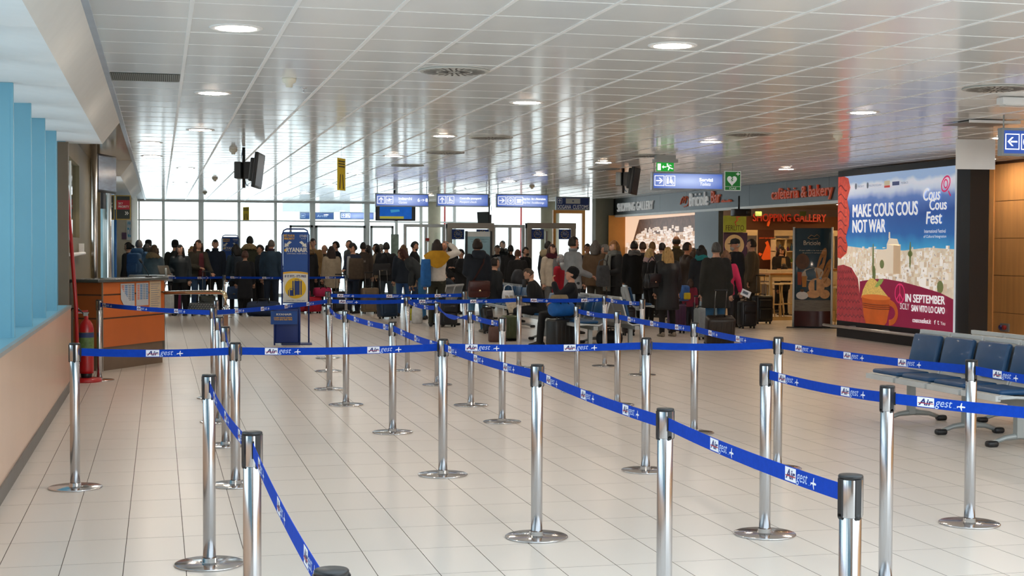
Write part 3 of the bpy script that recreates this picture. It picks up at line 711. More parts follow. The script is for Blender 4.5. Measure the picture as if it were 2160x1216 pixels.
# emergency exit sign
a = aty(1385, 343, 20.9); b = aty(1421, 362, 20.9); w = b.x - a.x; h = a.z - b.z
t = thing('exit_sign', 'green emergency exit sign with running figure under a grey box', 'sign', (a.x, 20.9, b.z))
MB().box((-.05, -.06, h), (w + .05, .06, h + .05)).box((-.02, -.04, h + .05), (w + .02, .04, CEIL - b.z - .006)).build('lamp_box', greyw, t)
MB().box((0, -.006, 0), (w, .006, h)).build('panel', mat('lit safety green', '#12962f', var=0, emit=.5, ecol='#15b03a'), t)
em = MB()
def ep(q): em.add([(w * p[0], -.008, h * p[1]) for p in q], [tuple(range(len(q)))])
ep([(.05, .12), (.24, .12), (.24, .88), (.05, .88)]); ep([(.3, .5), (.4, .3), (.4, .44), (.54, .44), (.54, .56), (.4, .56), (.4, .7)])
ep([(.62 + .05 * math.cos(k), .82 + .09 * math.sin(k)) for k in [2 * PI * i / 10 for i in range(10)]])
ep([(.60, .68), (.68, .74), (.78, .46), (.70, .40)]); ep([(.72, .72), (.84, .6), (.88, .64), (.76, .78)]); ep([(.60, .68), (.56, .5), (.60, .48), (.66, .64)]); ep([(.72, .46), (.78, .46), (.96, .34), (.94, .24), (.78, .34)]); ep([(.70, .44), (.76, .4), (.70, .12), (.64, .12)])
em.build('running_figure', mat('lit white pictogram', (1, 1, 1), var=0, emit=.8), t)
# right hand sign at the picture edge, blank panel, light box, lowered ceiling panel
t, w, h = hang_sign('direction_sign', 'lit blue sign with left arrow and food pictogram at the right edge', 2116, 272, 2290, 330, 13.6, ['left', 'food', 'cup', 'wc'], [], face=mat('lit sign blue right', '#27489c', var=0, emit=.45, ecol='#3a64c4'))
t = thing('blank_panel', 'blank white hanging panel left of the arrow sign', 'sign', aty(2016, 357, 14.6), -.12)
MB().box((0, -.006, 0), (.46, .006, .335)).build('board', white, t)
for x in (.02, .43): MB().cyl((x, 0, .335), (x, 0, CEIL - t.location.z), .002).build('wire', greyw, t)
p = atz(2068, 256, CEIL)
t = thing('lowered_panel', 'grey ceiling panel hanging slightly open near the right edge', 'ceiling panel', (p.x, p.y, CEIL - .035))
MB().box((-.3, -.28, 0), (.3, .28, .008)).build('sheet', mat('grey panel', '#8b8783', rough=.4), t); MB().box((-.31, -.3, -.01), (.31, -.28, .02)).build('lip', white, t)
p = atz(2135, 205, CEIL)
t = thing('emergency_light', 'white emergency light box on the ceiling at the right edge', 'light', (p.x, p.y, CEIL - .075))
MB().box((-.13, -.06, 0), (.35, .06, .07), bev=.01).build('housing', white, t); MB().box((-.1, -.05, -.008), (.32, .05, 0)).build('diffuser', mat('frosted diffuser', '#d8dcdc', rough=.5), t)

# ---- hanging monitors
scr = mat('dark screen', '#20282c', rough=.35, var=.05)
def monitor(label, x, y, z, rz, w=.72, h=.46, tilt=.12, pole=True, two=True):
    t = thing('hanging_monitor', label, 'monitor', (x, y, z), rz)
    M = Matrix.Rotation(tilt, 4, 'X')
    MB().rbox((-w / 2, -.05, -h / 2), (w / 2, 0, h / 2), .012, 0, M).build('casing', blackp, t)
    MB().box((-w / 2 + .03, -.054, -h / 2 + .03), (w / 2 - .03, -.05, h / 2 - .03), 0, M).build('screen', scr, t)
    MB().rbox((-w / 3, 0, -h / 3), (w / 3, .07, h / 3), .02, 0, M).build('back_cover', darkp, t)
    MB().box((-.12, .07, -.12), (.12, .16, .12)).build('bracket', blackp, t)
    if pole: MB().cyl((0, .18, -.25), (0, .18, CEIL - z - .006), .022).build('pole', blackp, t)
    if two:
        MB().rbox((-.14, .2, -.12), (.14, .3, .12), .015).build('player_box', greyw if two == 2 else darkp, t)
    MB().tube([(.03, .2, CEIL - z - .01), (.06, .22, .2), (.04, .2, 0), (.08, .16, -.2), (.02, .12, -.22)], .006, 6).build('cable', mat('blue cable', '#2a6f9e', rough=.5), t)
    return t
p = aty(541, 360, 21.0); monitor('black hanging monitor seen edge on, left of the picture centre', p.x, p.y, p.z, R_(79), .8, .5)
p = aty(1336, 378, 24.5); monitor('pair of black monitors on a pole left of the toilets sign', p.x, p.y, p.z, R_(64), .85, .55, .14, True, 2)
t = monitor('black monitor with blue news picture under the gates sign', aty(834, 450, 35.5).x, 35.5, aty(834, 450, 35.5).z + .06, 0, 1.0, .5, .06, True, False)
tvb = MB().box((-.4, -.06, -.2), (.4, -.0555, .2), 0, Matrix.Rotation(.06, 4, 'X')); tvb.build('picture', mat('blue news picture', '#0b4d9e', var=.3, scale=5, emit=.6, ecol='#0b58b4'), t)
tl = MB(); tl.add([(-.12, -.063, -.05), (.1, -.063, -.02), (.06, -.06, .12), (-.16, -.06, .1)], [(0, 1, 2, 3)]); tl.build('map', mat('pale blue map', '#3f97c8', emit=.5), t)
tl = MB().box((-.4, -.064, -.2), (.2, -.061, -.14)); tl.build('ticker', mat('yellow ticker', '#b6b13c', emit=.4), t)
p = aty(1090, 470, 40)
monitor('small white faced monitor above the passport gates', aty(1022, 462, 40.0).x, 40.0, aty(1022, 462, 40).z, R_(-60), .5, .4, .1, True, False)
# yellow hanging banners
yel = mat('yellow vinyl', '#dcc419', rough=.5)
for (u0, v0, u1, v1, y, lab) in ((713, 334, 727, 402, 20.0, 'narrow yellow hanging notice with black arrows under the ceiling'), (514, 437, 524, 465, 40.0, 'small yellow hanging notice in front of the far window')):
    a = aty(u0, v0, y); b = aty(u1, v1, y); w = .30; h = a.z - b.z
    t = thing('hanging_notice', lab, 'sign', ((a.x + b.x) / 2, y, b.z), R_(62) if y < 30 else R_(-60))
    MB().box((-w / 2, -.003, 0), (w / 2, .003, h)).build('sheet', yel, t)
    q = MB()
    for x in (-.07, .07): q.add([(x - .02, -.005, h * .05), (x + .02, -.005, h * .05), (x * .6 + .015, -.005, h * .5), (x * .6 - .015, -.005, h * .5)], [(0, 1, 2, 3)])
    for k in range(3): q.add([(-w * .4, -.005, h * (.72 + .08 * k)), (w * .4, -.005, h * (.72 + .08 * k)), (w * .4, -.005, h * (.76 + .08 * k)), (-w * .4, -.005, h * (.76 + .08 * k))], [(0, 1, 2, 3)])
    q.build('print', flat('dark notice print', '#3c3a22'), t)
    MB().cyl((0, 0, h), (0, 0, CEIL - b.z - .002), .002).build('wire', greyw, t)
# signs outside the far window
hang_sign('outdoor_sign', 'dark blue sign with plane pictogram beyond the far window', 633, 448, 704, 463, 47.5, ['plane'], [('Arrivi', .5, .3, .3, .35, {})], rods=False, face=mat('navy outdoor sign', '#33558f', emit=.1), text_m=flat('pale sign print', '#b8cbe0', emit=.2))
hang_sign('outdoor_sign', 'pale blue lit sign with arrow beyond the far window', 718, 448, 788, 463, 47.5, ['up', 'wc'], [], rods=False)
for n_, x in enumerate((4.4, 5.6, 7.0)): struct(MB().box((x - .5, 47.48, 2.72), (x + .5, 47.56, 3.1)).build('trim_%d' % (n_ + 10), alu))

# ================================================================ LEFT SIDE FURNITURE
# orange counter
A_ = Vector((-.70, 18.95, 0)); B_ = Vector((.067, 20.26, 0)); ang = math.atan2(B_.y - A_.y, B_.x - A_.x); LW = (B_ - A_).length
org = mat('orange laminate', '#c4662b', rough=.35, var=.05, scale=3, coat=.1)
t = thing('service_counter', 'orange counter with dark worktop and taped leaflets beside the far end of the parapet', 'counter', A_, ang)
dt = .42
MB().box((.02, .02, 0), (LW - .02, dt - .02, .30)).build('plinth', mat('taupe plinth', '#6f5d4c', rough=.5), t)
for z0, z1 in ((.30, .655), (.675, .955), (.975, 1.12)):
    MB().box((0, 0, z0), (LW, .02, z1)).build('front_panel', org, t)
    MB().box((0, .02, z0), (.02, dt, z1)).build('side_panel', mat('orange brown laminate', '#a1592c', rough=.4), t)
MB().box((.015, .015, .30), (LW - .01, dt, 1.12)).build('carcass', mat('dark joint strip', '#5d4636', rough=.6), t)
MB().box((-.004, -.006, .0), (.012, .012, 1.13)).build('corner_strip', steel, t)
MB().rbox((-.16, -.05, 1.125), (LW + .03, dt + .1, 1.165), .015).build('worktop', mat('slate worktop', '#394345', rough=.25, coat=.3), t)
lw_ = flat('leaflet paper', '#b9c0c9'); lb_ = flat('leaflet blue', '#3a78b0'); lo_ = flat('leaflet orange', '#cf6d4d'); ly_ = flat('buff paper', '#c9b79a'); lg_ = flat('leaflet grey text', '#7f8794')
for n_, (x0, x1, z0, z1, lab) in enumerate(((.42, .76, .79, 1.10, 'left blue and white leaflet taped to the orange counter, one corner peeling'), (.80, 1.10, .80, 1.10, 'middle blue and white leaflet taped to the orange counter'), (1.13, 1.42, .70, 1.115, 'buff paper list taped to the orange counter'))):
    q = thing('leaflet', lab, 'leaflet', A_ + Vector((math.cos(ang) * x0, math.sin(ang) * x0, z0)), ang)
    w, h = x1 - x0, z1 - z0; f = MB()
    if n_ == 0: f.add([(.1, -.004, 0), (w, -.004, .01), (w - .01, -.004, h), (0, -.004, h), (0, -.01, h * .35)], [(0, 1, 2, 3, 4)]); f.add([(.1, -.003, 0), (w, -.003, .01), (w - .01, -.003, h), (0, -.003, h), (0, -.009, h * .35)], [(4, 3, 2, 1, 0)])
    else: f.box((0, -.004, 0), (w, -.001, h))
    f.build('sheet', ly_ if n_ == 2 else lw_, q)
    d = MB()
    if n_ < 2:
        for c in range(4):
            xx = .02 + c * w / 4.2
            for k in range(9):
                zz = h * (.88 - .075 * k)
                if n_ == 0 and zz < h * .36 and xx < .12: continue
                d.add([(xx, -.0052, zz), (xx + w * .19, -.0052, zz), (xx + w * .19, -.0052, zz + h * .045), (xx, -.0052, zz + h * .045)], [(0, 1, 2, 3)], [2, 0, 1, 0][c])
    else:
        for k in range(12): d.add([(.03, -.0052, h * (.9 - .07 * k)), (w * (.9 - .1 * (k % 3)), -.0052, h * (.9 - .07 * k)), (w * (.9 - .1 * (k % 3)), -.0052, h * (.92 - .07 * k)), (.03, -.0052, h * (.92 - .07 * k))], [(0, 1, 2, 3)], 1)
    d.build('print', [lb_, lg_, lo_], q)
# desk behind with monitor back, goose-neck microphone
t = thing('back_desk', 'dark grey desk unit with steel edge behind the orange counter', 'desk', (-.42, 22.2, 0), 0)
MB().box((0, 0, 0), (.5, .5, 1.1)).build('body', mat('taupe desk', '#5f574c', rough=.5), t); MB().box((-.02, -.02, 1.1), (.53, .52, 1.15)).build('top', mat('dark desk top', '#42494a', rough=.3), t)
MB().box((.1, -.03, 1.045), (.53, -.018, 1.075)).build('edge_rail', chrome, t)
t = thing('microphone', 'black goose-neck microphone standing on the counter', 'microphone', (-.14, 20.25, 1.166))
MB().lathe([(0, 0), (.05, 0), (.05, .015), (0, .02)], 14).build('foot', blackp, t); MB().tube([(0, 0, .015), (-.02, 0, .08), (-.07, 0, .16), (-.09, 0, .2)], .005).build('neck', blackp, t); MB().tube([(-.085, 0, .19), (-.12, 0, .25)], [.014, .018]).build('head', blackp, t)
t = thing('counter_screen', 'small tilted screen seen from behind on the counter', 'monitor', (.09, 20.55, 1.166), .6)
MB().box((-.1, -.07, 0), (.1, .07, .012)).build('foot', greyw, t); MB().rbox((-.09, -.015, .03), (.09, .01, .17), .01, 0, Matrix.Rotation(-.5, 4, 'X')).build('panel', mat('beige screen back', '#4f4a40', rough=.5), t); MB().cyl((0, 0, .01), (0, 0, .12), .015).build('stem', greyw, t)
# steel columns, screen on a column, priority signs
for n_, (x, y, lab) in enumerate(((-.85, 20.35, 'nearer brushed steel column behind the counter'), (-.86, 26.6, 'farther steel column behind the flat screen'))):
    t = thing('steel_column', lab, 'column', (x, y, 0)); MB().lathe([(.04, .0), (.04, 2.74 if n_ else 2.98)], 20).build('shaft', steel, t); MB().lathe([(.09, 0), (.09, .01), (.045, .03)], 20).build('foot_collar', steel, t)
t = thing('column_screen', 'flat grey screen mounted sideways beside the steel columns', 'monitor', (aty(222, 374, 21.5).x, 21.5, 2.62), R_(74))
MB().rbox((-.42, -.03, -.27), (.42, .03, .27), .012).build('casing', blackp, t); MB().box((-.39, -.034, -.24), (.39, -.03, .24)).build('screen', mat('grey reflective screen', '#6f7f95', rough=.15, var=.2, scale=3, stretch=(1, 1, 6)), t); MB().box((-.2, .03, -.2), (.2, .1, .2)).build('mount', blackp, t); MB().box((.0, .03, -.5), (.12, .07, -.2)).build('lower_bracket', blackp, t)
t = thing('priority_sign', 'double dark sign on a stand with one red panel, behind the steel columns', 'sign', (aty(215, 457, 29.0).x, 29.0, 0))
z0 = aty(245, 464, 29.0).z; z1 = aty(245, 412, 29.0).z
yf = mat('gold frame', '#a98f3a', rough=.4); dk = flat('dark green print', '#28322f'); rd = flat('red print', '#b3152f')
w1 = aty(242, 440, 29).x - t.location.x; w2 = aty(276, 440, 29).x - t.location.x
for x0, x1, r in ((0, w1, 0), (w1 + .02, w2, 1)):
    MB().box((x0, -.02, z0), (x1, .02, z1)).build('frame', yf, t); MB().box((x0 + .02, -.024, z0 + .02), (x1 - .02, -.02, z1 - .02)).build('panel', dk, t)
    if r: MB().box((x0 + .02, -.027, z0 + (z1 - z0) * .42), (x1 - .02, -.024, z0 + (z1 - z0) * .80)).build('red_band', rd, t)
    q = MB(); hh = z1 - z0; ww = x1 - x0
    if r: put_text(q, 'SKY', (x0 + .05, -.029, z0 + hh * .62), X_, Z_, ww * .3, hh * .09); put_text(q, 'PRIORITY', (x0 + .05, -.029, z0 + hh * .49), X_, Z_, ww * .7, hh * .09); put_text(q, '»', (x0 + ww * .6, -.029, z0 + hh * .2), X_, Z_, ww * .25, hh * .14)
    else: put_text(q, 'ECONOMY', (x0 + .06, -.029, z0 + hh * .62), X_, Z_, ww * .6, hh * .07); put_text(q, 'BOARDING', (x0 + .06, -.029, z0 + hh * .5), X_, Z_, ww * .6, hh * .07); put_text(q, '«', (x0 + ww * .2, -.029, z0 + hh * .2), X_, Z_, ww * .25, hh * .14)
    q.build('lettering', flat('pale sign lettering', '#dfe3dc', emit=.05), t)
MB().cyl((w1 + .01, .01, 0), (w1 + .01, .01, z0 + .2), .025).build('pole', cladd, t); MB().lathe([(0, 0), (.2, 0), (.2, .02), (0, .03)], 20, (w1, 0, 0)).build('foot', cladd, t)
# brass handrail
t = thing('handrail', 'brass coloured handrail running from the counter and bending down to a post', 'handrail', (.05, 20.35, 0))
e = Vector((.78, 17.75, 0)) - t.location
MB().tube([(0, 0, .95), (e.x * .5, e.y * .5, .995), (e.x * .93, e.y * .93, 1.03), (e.x * .985, e.y * .985, 1.015), (e.x, e.y, .97), (e.x, e.y, .87)], .026, 12).build('rail', brass, t)
MB().cyl((e.x, e.y, .76), (e.x, e.y, .88), .034, n=16).build('sleeve', chrome, t); MB().cyl((e.x, e.y, 0), (e.x, e.y, .77), .028, n=14).build('upright', mat('brown post', '#8a6248', rough=.4), t)
# fire extinguisher with its stand; red standpipe with hose
t = thing('fire_extinguisher', 'red fire extinguisher with green label standing at the end of the parapet', 'fire extinguisher', (-.83, 17.55, 0))
red = mat('extinguisher red', '#b0131a', rough=.3, coat=.4)
MB().lathe([(0, .03), (.16, .03), (.17, 0), (.18, 0), (.18, .02), (.165, .045), (0, .05)], 20).build('stand_ring', red, t)
MB().lathe([(.0, .10), (.08, .10), (.085, .14), (.085, .62), (.075, .67), (.05, .71), (.025, .73), (.025, .77), (0, .77)], 20).build('cylinder', red, t); MB().lathe([(.05, .04), (.06, .05), (.07, .13)], 16).build('skirt', blackp, t)
lb = MB(); lb.lathe([(.0868, .33), (.0868, .58)], 20, cap=False); lb.lathe([(.0872, .52), (.0872, .575)], 20, mi=1, cap=False); lb.build('label_sleeve', [mat('green label', '#5f7a45', var=.3, scale=30), mat('navy label', '#2b3a6b', var=.2, scale=30)], t)
MB().box((-.03, -.015, .77), (.02, .015, .81)).box((-.10, -.01, .80), (.03, .01, .812)).build('valve', greyw, t); MB().box((-.005, -.008, .812), (.12, .008, .83), 0, Matrix.Rotation(-.12, 4, 'Y')).build('lever', red, t)
MB().tube([(-.02, 0, .79), (-.1, 0, .86), (-.16, 0, .86), (-.19, 0, .80), (-.19, 0, .6)], .012).build('hose', blackp, t)
t = thing('standpipe', 'slim red pipe leaning beside the fire extinguisher', 'pipe', (-.93, 17.3, 0)); MB().tube([(.02, 0, 0), (0, 0, .9), (-.12, .05, 2.6)], .022).build('pipe', red, t)
t = thing('notice', 'small purple notice on the pier beside the pale blue cladding', 'sign', aty(257, 505, 36.0 - .02)); MB().box((0, -.02, 0), (.12, 0, .16)).build('sheet', mat('purple notice', '#5a3c5c'), t)
t = thing('banner_strip', 'tall white strip with blue lettering on the pier by the far window', 'banner', aty(267, 507, 35.98)); MB().box((0, -.02, 0), (.12, 0, .55)).build('sheet', flat('white strip', '#d8dcda'), t); q = MB(); put_text(q, 'ea', (.02, -.024, .06), X_, Z_, .08, .4); q.build('lettering', flat('cyan print', '#3b97c4'), t)

# ---- bag sizer and second airline stand
rb = mat('airline blue', '#0e4a9e', rough=.4, var=.04); rbd = mat('airline dark blue', '#0a2f7c', rough=.4, var=.05); gold = flat('gold print', '#e2b43a'); prw = flat('white airline print', '#e3e6e2')
def sizer(label, x, y, full=True):
    t = thing('bag_sizer', label, 'bag sizer', (x, y, 0), R_(-4))
    w = .40; h0, h1 = .66, 1.83
    MB().box((-w / 2, -.012, h0), (w / 2, .012, h1)).build('panel', rb, t)
    fr = MB(); fr.tube([(-w / 2 - .015, 0, .0), (-w / 2 - .015, 0, h1 - .05), (-w / 2 + .01, 0, h1 + .02), (-w / 2 + .06, 0, h1 + .045), (w / 2 - .06, 0, h1 + .045), (w / 2 - .01, 0, h1 + .02), (w / 2 + .015, 0, h1 - .05), (w / 2 + .015, 0, 0)], .013, 8); fr.build('tube_frame', rbd, t)
    MB().box((-w / 2 - .03, -.28, 0), (w / 2 + .06, .06, .02)).build('foot_plate', rbd, t)
    def tx(q, s, fx, z, fw, h, **k): put_text(q, s, (-w / 2 + w * fx, -.016, z), X_, Z_, w * fw, h, **k)
    a = MB(); tx(a, 'RYANAIR', .13, 1.50, .84, .07, bold=.02); tx(a, 'LOW FARES. MADE SIMPLE.', .16, 1.465, .8, .018); tx(a, 'OTHER', .66, 1.74, .30, .04); tx(a, 'QUEUE', .72, 1.71, .2, .015)
    for sx_ in (-1, 1):
        cx = sx_ * .12; a.add([(cx - sx_ * .05, -.016, 1.60), (cx - sx_ * .02, -.016, 1.62), (cx + sx_ * .04, -.016, 1.60), (cx + sx_ * .06, -.016, 1.63), (cx + sx_ * .08, -.016, 1.58), (cx + sx_ * .02, -.016, 1.575)] if 0 else [(cx - sx_ * .06, -.016, 1.66), (cx - sx_ * .02, -.016, 1.68), (cx + sx_ * .03, -.016, 1.63), (cx + sx_ * .05, -.016, 1.65), (cx + sx_ * .06, -.016, 1.58), (cx - sx_ * .02, -.016, 1.595), (cx, -.016, 1.61)], [tuple(range(7))])
    a.build('white_print', prw, t)
    g = MB(); tx(g, 'BIZ PLUS &', .04, 1.75, .42, .035, bold=.02); tx(g, 'PRIORITY', .04, 1.70, .42, .035, bold=.02)
    g.add([(-.18, -.016, 1.54), (-.155, -.016, 1.56), (-.15, -.016, 1.52), (-.165, -.016, 1.50), (-.18, -.016, 1.52)], [tuple(range(5))])
    n = 14; crv = [(-w / 2 + w * k / n, -.0162, 1.13 + .055 * math.sin(PI * (.25 + .55 * k / n))) for k in range(n + 1)]
    g.add(crv + [(p[0], p[1], p[2] - .03) for p in crv[::-1]], [tuple(range(2 * n + 2))])
    g.build('gold_print', gold, t)
    if not full: return t
    p = MB(); p.add([(c[0], -.0158, c[2] - .02) for c in crv] + [(w / 2, -.0158, .68), (-w / 2, -.0158, .68)], [tuple(range(n + 3))]); p.build('white_poster', prw, t)
    d = MB(); d.add([(.17 * math.cos(2 * PI * k / 32), -.0175, .91 + .17 * math.sin(2 * PI * k / 32)) for k in range(32)], [tuple(range(32))]); d.build('yellow_disc', flat('yellow print', '#e8c21f'), t)
    s = MB()
    for x0, x1, z0, z1 in ((-.05, .10, .80, 1.03), (-.12, .0, .785, .88)):
        s.add([(x0, -.019, z0), (x1, -.019, z0), (x1, -.019, z1), (x0, -.019, z1)], [(0, 1, 2, 3)]); c = (x0 + x1) / 2
        s.tube([(c - .03, -.019, z1), (c - .03, -.019, z1 + .025), (c + .03, -.019, z1 + .025), (c + .03, -.019, z1)], .005, 6)
    tx(s, "IF IT FITS - IT'S FREE", .07, 1.085, .86, .04, bold=.02); tx(s, 'CARRY-ON + 1 SMALL BAG', .12, .695, .76, .022)
    s.build('blue_print', rbd, t)
    s = MB()
    for xx, z0, z1 in ((-.025, .80, 1.03), (.075, .80, 1.03), (-.10, .785, .88), (-.02, .785, .88)): s.add([(xx - .006, -.0205, z0), (xx + .006, -.0205, z0), (xx + .006, -.0205, z1), (xx - .006, -.0205, z1)], [(0, 1, 2, 3)])
    s.build('strap_print', flat('yellow print strap', '#e8c21f'), t)
    # sizing cage with its small front box
    c = MB()
    for sx_ in (-.34, .06): c.tube([(sx_, -.05, 0), (sx_, -.05, .58), (sx_, -.08, .62), (sx_, -.30, .62), (sx_, -.34, .58), (sx_, -.34, 0)], .013, 8)
    c.build('cage_tubes', rbd, t)
    MB().rbox((-.34, -.33, .03), (.06, -.06, .60), .03).build('bin', rbd, t); MB().rbox((-.335, -.33, .58), (.055, -.06, .64), .03).build('bin_rim', rbd, t)
    MB().box((-.40, -.40, .34), (.02, -.33, .55)).build('small_box', rb, t)
    q = MB(); put_text(q, 'RYANAIR', (-.31, -.404, .485), X_, Z_, .24, .03, bold=.02); q.build('box_white_print', prw, t)
    q = MB(); put_text(q, 'CABIN BAGS CHECK', (-.35, -.404, .435), X_, Z_, .29, .022, bold=.02); put_text(q, 'YOUR BAG SIZE HERE', (-.35, -.404, .405), X_, Z_, .29, .022, bold=.02); q.build('box_gold_print', gold, t)
    return t
sizer('blue cabin bag sizer with yellow suitcase emblem standing in the aisle', 2.16, 23.75)
sizer('far blue airline stand behind the waiting passengers on the left', aty(486, 540, 38).x, 38.0, False)

# ================================================================ BEAM SEATING
silver = mat('perforated silver sheet', '#b3b9bb', rough=.35, metal=.6, var=.06, scale=200)
pad = mat('teal blue vinyl pad', '#0a4674', rough=.4, var=.06, coat=.08, bump=.03, bscale=20)
seatw = mat('pale grey enamel', '#c9cfd2', rough=.3, coat=.2)
def seat_meshes():
    prof = [(-.36, .425), (-.34, .44), (-.20, .425), (-.02, .41), (.05, .43), (.09, .51), (.13, .66), (.17, .795), (.185, .815)]
    def sheet(w, th, pr):
        mb = MB(); rings = []
        for y, z in pr: rings.append([Vector((-w / 2, y, z)), Vector((w / 2, y, z)), Vector((w / 2, y + th * .6, z - th)), Vector((-w / 2, y + th * .6, z - th))])
        mb.loft(rings, 0, False); return mb
    shell = sheet(.50, .016, prof)
    rim = MB().box((-.255, -.385, .385), (.255, -.34, .43)); rim2 = MB().box((-.255, .17, .80), (.255, .205, .835))
    side = MB(); side2 = MB()
    for x, q_ in ((-.253, side), (.253, side2)): q_.tube([(x, -.36, .41), (x, -.2, .415), (x, 0, .40), (x, .06, .43), (x, .10, .52), (x, .14, .67), (x, .185, .815)], .013, 6)
    cs = MB().rbox((-.235, -.335, .43), (.235, -.0, .475), .022)
    M = Matrix.Translation((0, .10, .655)) @ Matrix.Rotation(-.23, 4, 'X')
    cb = MB().rbox((-.235, -.04, -.15), (.235, .012, .145), .022, 0, M)
    return shell, rim, side, cs, cb, rim2, side2
_sm = [mb.build('x', mt) for mb, mt in zip(seat_meshes(), (silver, seatw, seatw, pad, pad, seatw, seatw))]
SME = [o.data for o in _sm]
for o in _sm: bpy.data.objects.remove(o)
def bench(label, x, y, rz, n, pads=True, group=None, legs=None):
    t = thing('beam_bench', label, 'bench', (x, y, 0), rz, group)
    W_ = .55 * n
    MB().box((-.02, -.1, .33), (W_ + .02, -.03, .39)).build('beam', greyw, t)
    for fx in (legs or ((.3, W_ - .3) if n > 2 else (W_ / 2,))):
        MB().box((fx - .03, -.09, .07), (fx + .03, -.03, .34)).build('leg', greyw, t)
        f = MB(); f.tube([(fx, -.30, .03), (fx, -.18, .07), (fx, -.03, .085), (fx, .12, .07), (fx, .24, .03)], [.018, .022, .03, .022, .018], 8); ft = f.build('foot_bar', greyw, t)
        for yy in (-.30, .25): MB().rbox((fx - .035, yy - .05, 0), (fx + .035, yy + .05, .05), .02).build('foot_cap', blackp, ft)
    for k in range(n):
        sx_ = .275 + .55 * k
        s = put('seat_shell', SME[0], t, (sx_, 0, 0)); put('seat_rim', SME[1], s); put('side_rail', SME[2], s); put('back_rim', SME[5], s); put('side_rail', SME[6], s)
        if pads: put('seat_pad', SME[3], s); put('back_pad', SME[4], s)
    return t
G_ = 'airport beam benches'
bench('blue padded bench row at the right edge, nearest the camera', 6.81, 12.35, R_(-90), 4, group=G_, legs=(.28, 1.22, 2.0))
bench('bench row back to back behind the nearest blue bench', 7.6, 9.95, R_(90), 4, group=G_)
bench('blue bench facing the queue maze where two seated passengers rest', 6.53, 24.4, R_(-90), 6, group=G_)
bench('silver backed bench with dark seats turned toward the shops', 7.08, 21.15, R_(90), 4, group=G_)
bench('long blue bench behind the person with the brown leather bag', 6.95, 31.3, R_(-90), 7, group=G_)
bench('small silver bench seen from behind left of the shop queue', 9.3, 27.6, R_(80), 2, group=G_)
# ================================================================ SHOP FRONT, HOARDING, GATES
Yn = Vector((0, -1, 0))                      # left to right along the shop front
SX = 12.8
slate = mat('slate grey fascia', '#3b474c', rough=.35, metal=.2, var=.05)
ws = struct(MB().box((SX + .04, 24.2, 2.52), (SX + .3, 40.0, CEIL)).build('wall_shop', slate))
for k in range(8):
    y0 = 24.2 + k * 1.975; MB().box((SX, y0 + .003, 2.52), (SX + .04, y0 + 1.972, 3.0)).build('fascia_panel', slate, ws)
MB().box((SX - .02, 24.2, 2.47), (SX + .1, 40.0, 2.53)).build('lower_rail', alu, ws)
MB().box((SX, 31.95, 0), (SX + .12, 33.5, 2.52)).build('pillar', slate, ws)
MB().box((SX - .0, 39.9, 0), (SX + .35, 40.05, CEIL)).build('end_post', mat('black trim', '#1c1f22', rough=.4), ws)
struct(MB().box((12.26, 40.05, 0), (SX + .1, 40.4, CEIL)).build('wall_end', mat('grey green plaster', '#7b7a6c', rough=.7)))
struct(MB().box((SX + .3, 24.0, CEIL - .25), (21, 41, CEIL - .1)).build('ceiling_shop', mat('cream shop ceiling', '#e2cfae', rough=.5)))
struct(MB().box((20.9, 24.0, 0), (21.0, 41, CEIL)).box((SX + .3, 24.0, 0), (21, 24.2, CEIL)).build('wall_shop_back', mat('amber shop wall', '#b9742c', rough=.6)))
# raised fascia letters
lw = mat('steel letters with glow', '#f0f3f3', rough=.4, emit=.15); lo = mat('salmon letters', '#d0623f', rough=.4, emit=.12)  # faint glow added to lift the letters off the dim fascia
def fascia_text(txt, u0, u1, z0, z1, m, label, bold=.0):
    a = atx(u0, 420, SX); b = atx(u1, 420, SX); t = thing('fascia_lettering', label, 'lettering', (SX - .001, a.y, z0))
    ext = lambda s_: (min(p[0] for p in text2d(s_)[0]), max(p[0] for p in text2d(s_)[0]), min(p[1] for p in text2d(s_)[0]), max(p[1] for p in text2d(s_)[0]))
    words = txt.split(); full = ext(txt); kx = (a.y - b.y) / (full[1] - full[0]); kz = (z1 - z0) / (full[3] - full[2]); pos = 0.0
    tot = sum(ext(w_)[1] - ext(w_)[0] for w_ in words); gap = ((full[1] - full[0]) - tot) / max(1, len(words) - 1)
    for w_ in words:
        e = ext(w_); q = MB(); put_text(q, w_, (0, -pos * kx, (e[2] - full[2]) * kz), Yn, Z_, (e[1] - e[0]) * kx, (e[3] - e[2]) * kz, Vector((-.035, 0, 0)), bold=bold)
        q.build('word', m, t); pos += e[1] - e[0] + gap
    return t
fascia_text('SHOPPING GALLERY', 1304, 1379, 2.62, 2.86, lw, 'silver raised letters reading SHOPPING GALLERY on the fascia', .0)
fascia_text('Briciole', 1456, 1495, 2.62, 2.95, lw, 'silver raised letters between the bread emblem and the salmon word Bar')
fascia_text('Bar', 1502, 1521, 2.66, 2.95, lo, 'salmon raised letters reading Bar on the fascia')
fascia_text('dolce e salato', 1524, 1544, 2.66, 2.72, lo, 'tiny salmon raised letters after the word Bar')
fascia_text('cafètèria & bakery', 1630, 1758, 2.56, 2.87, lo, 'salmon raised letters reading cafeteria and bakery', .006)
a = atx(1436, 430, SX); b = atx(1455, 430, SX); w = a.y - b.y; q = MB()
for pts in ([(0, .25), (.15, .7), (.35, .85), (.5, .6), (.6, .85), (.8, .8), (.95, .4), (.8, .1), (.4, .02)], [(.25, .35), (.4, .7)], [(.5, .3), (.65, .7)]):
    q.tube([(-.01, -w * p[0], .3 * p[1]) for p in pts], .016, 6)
tag(q.build('bread_emblem', lo, None, (SX, a.y, 2.62)), 'salmon outline emblem of a bread roll on the fascia', 'emblem')
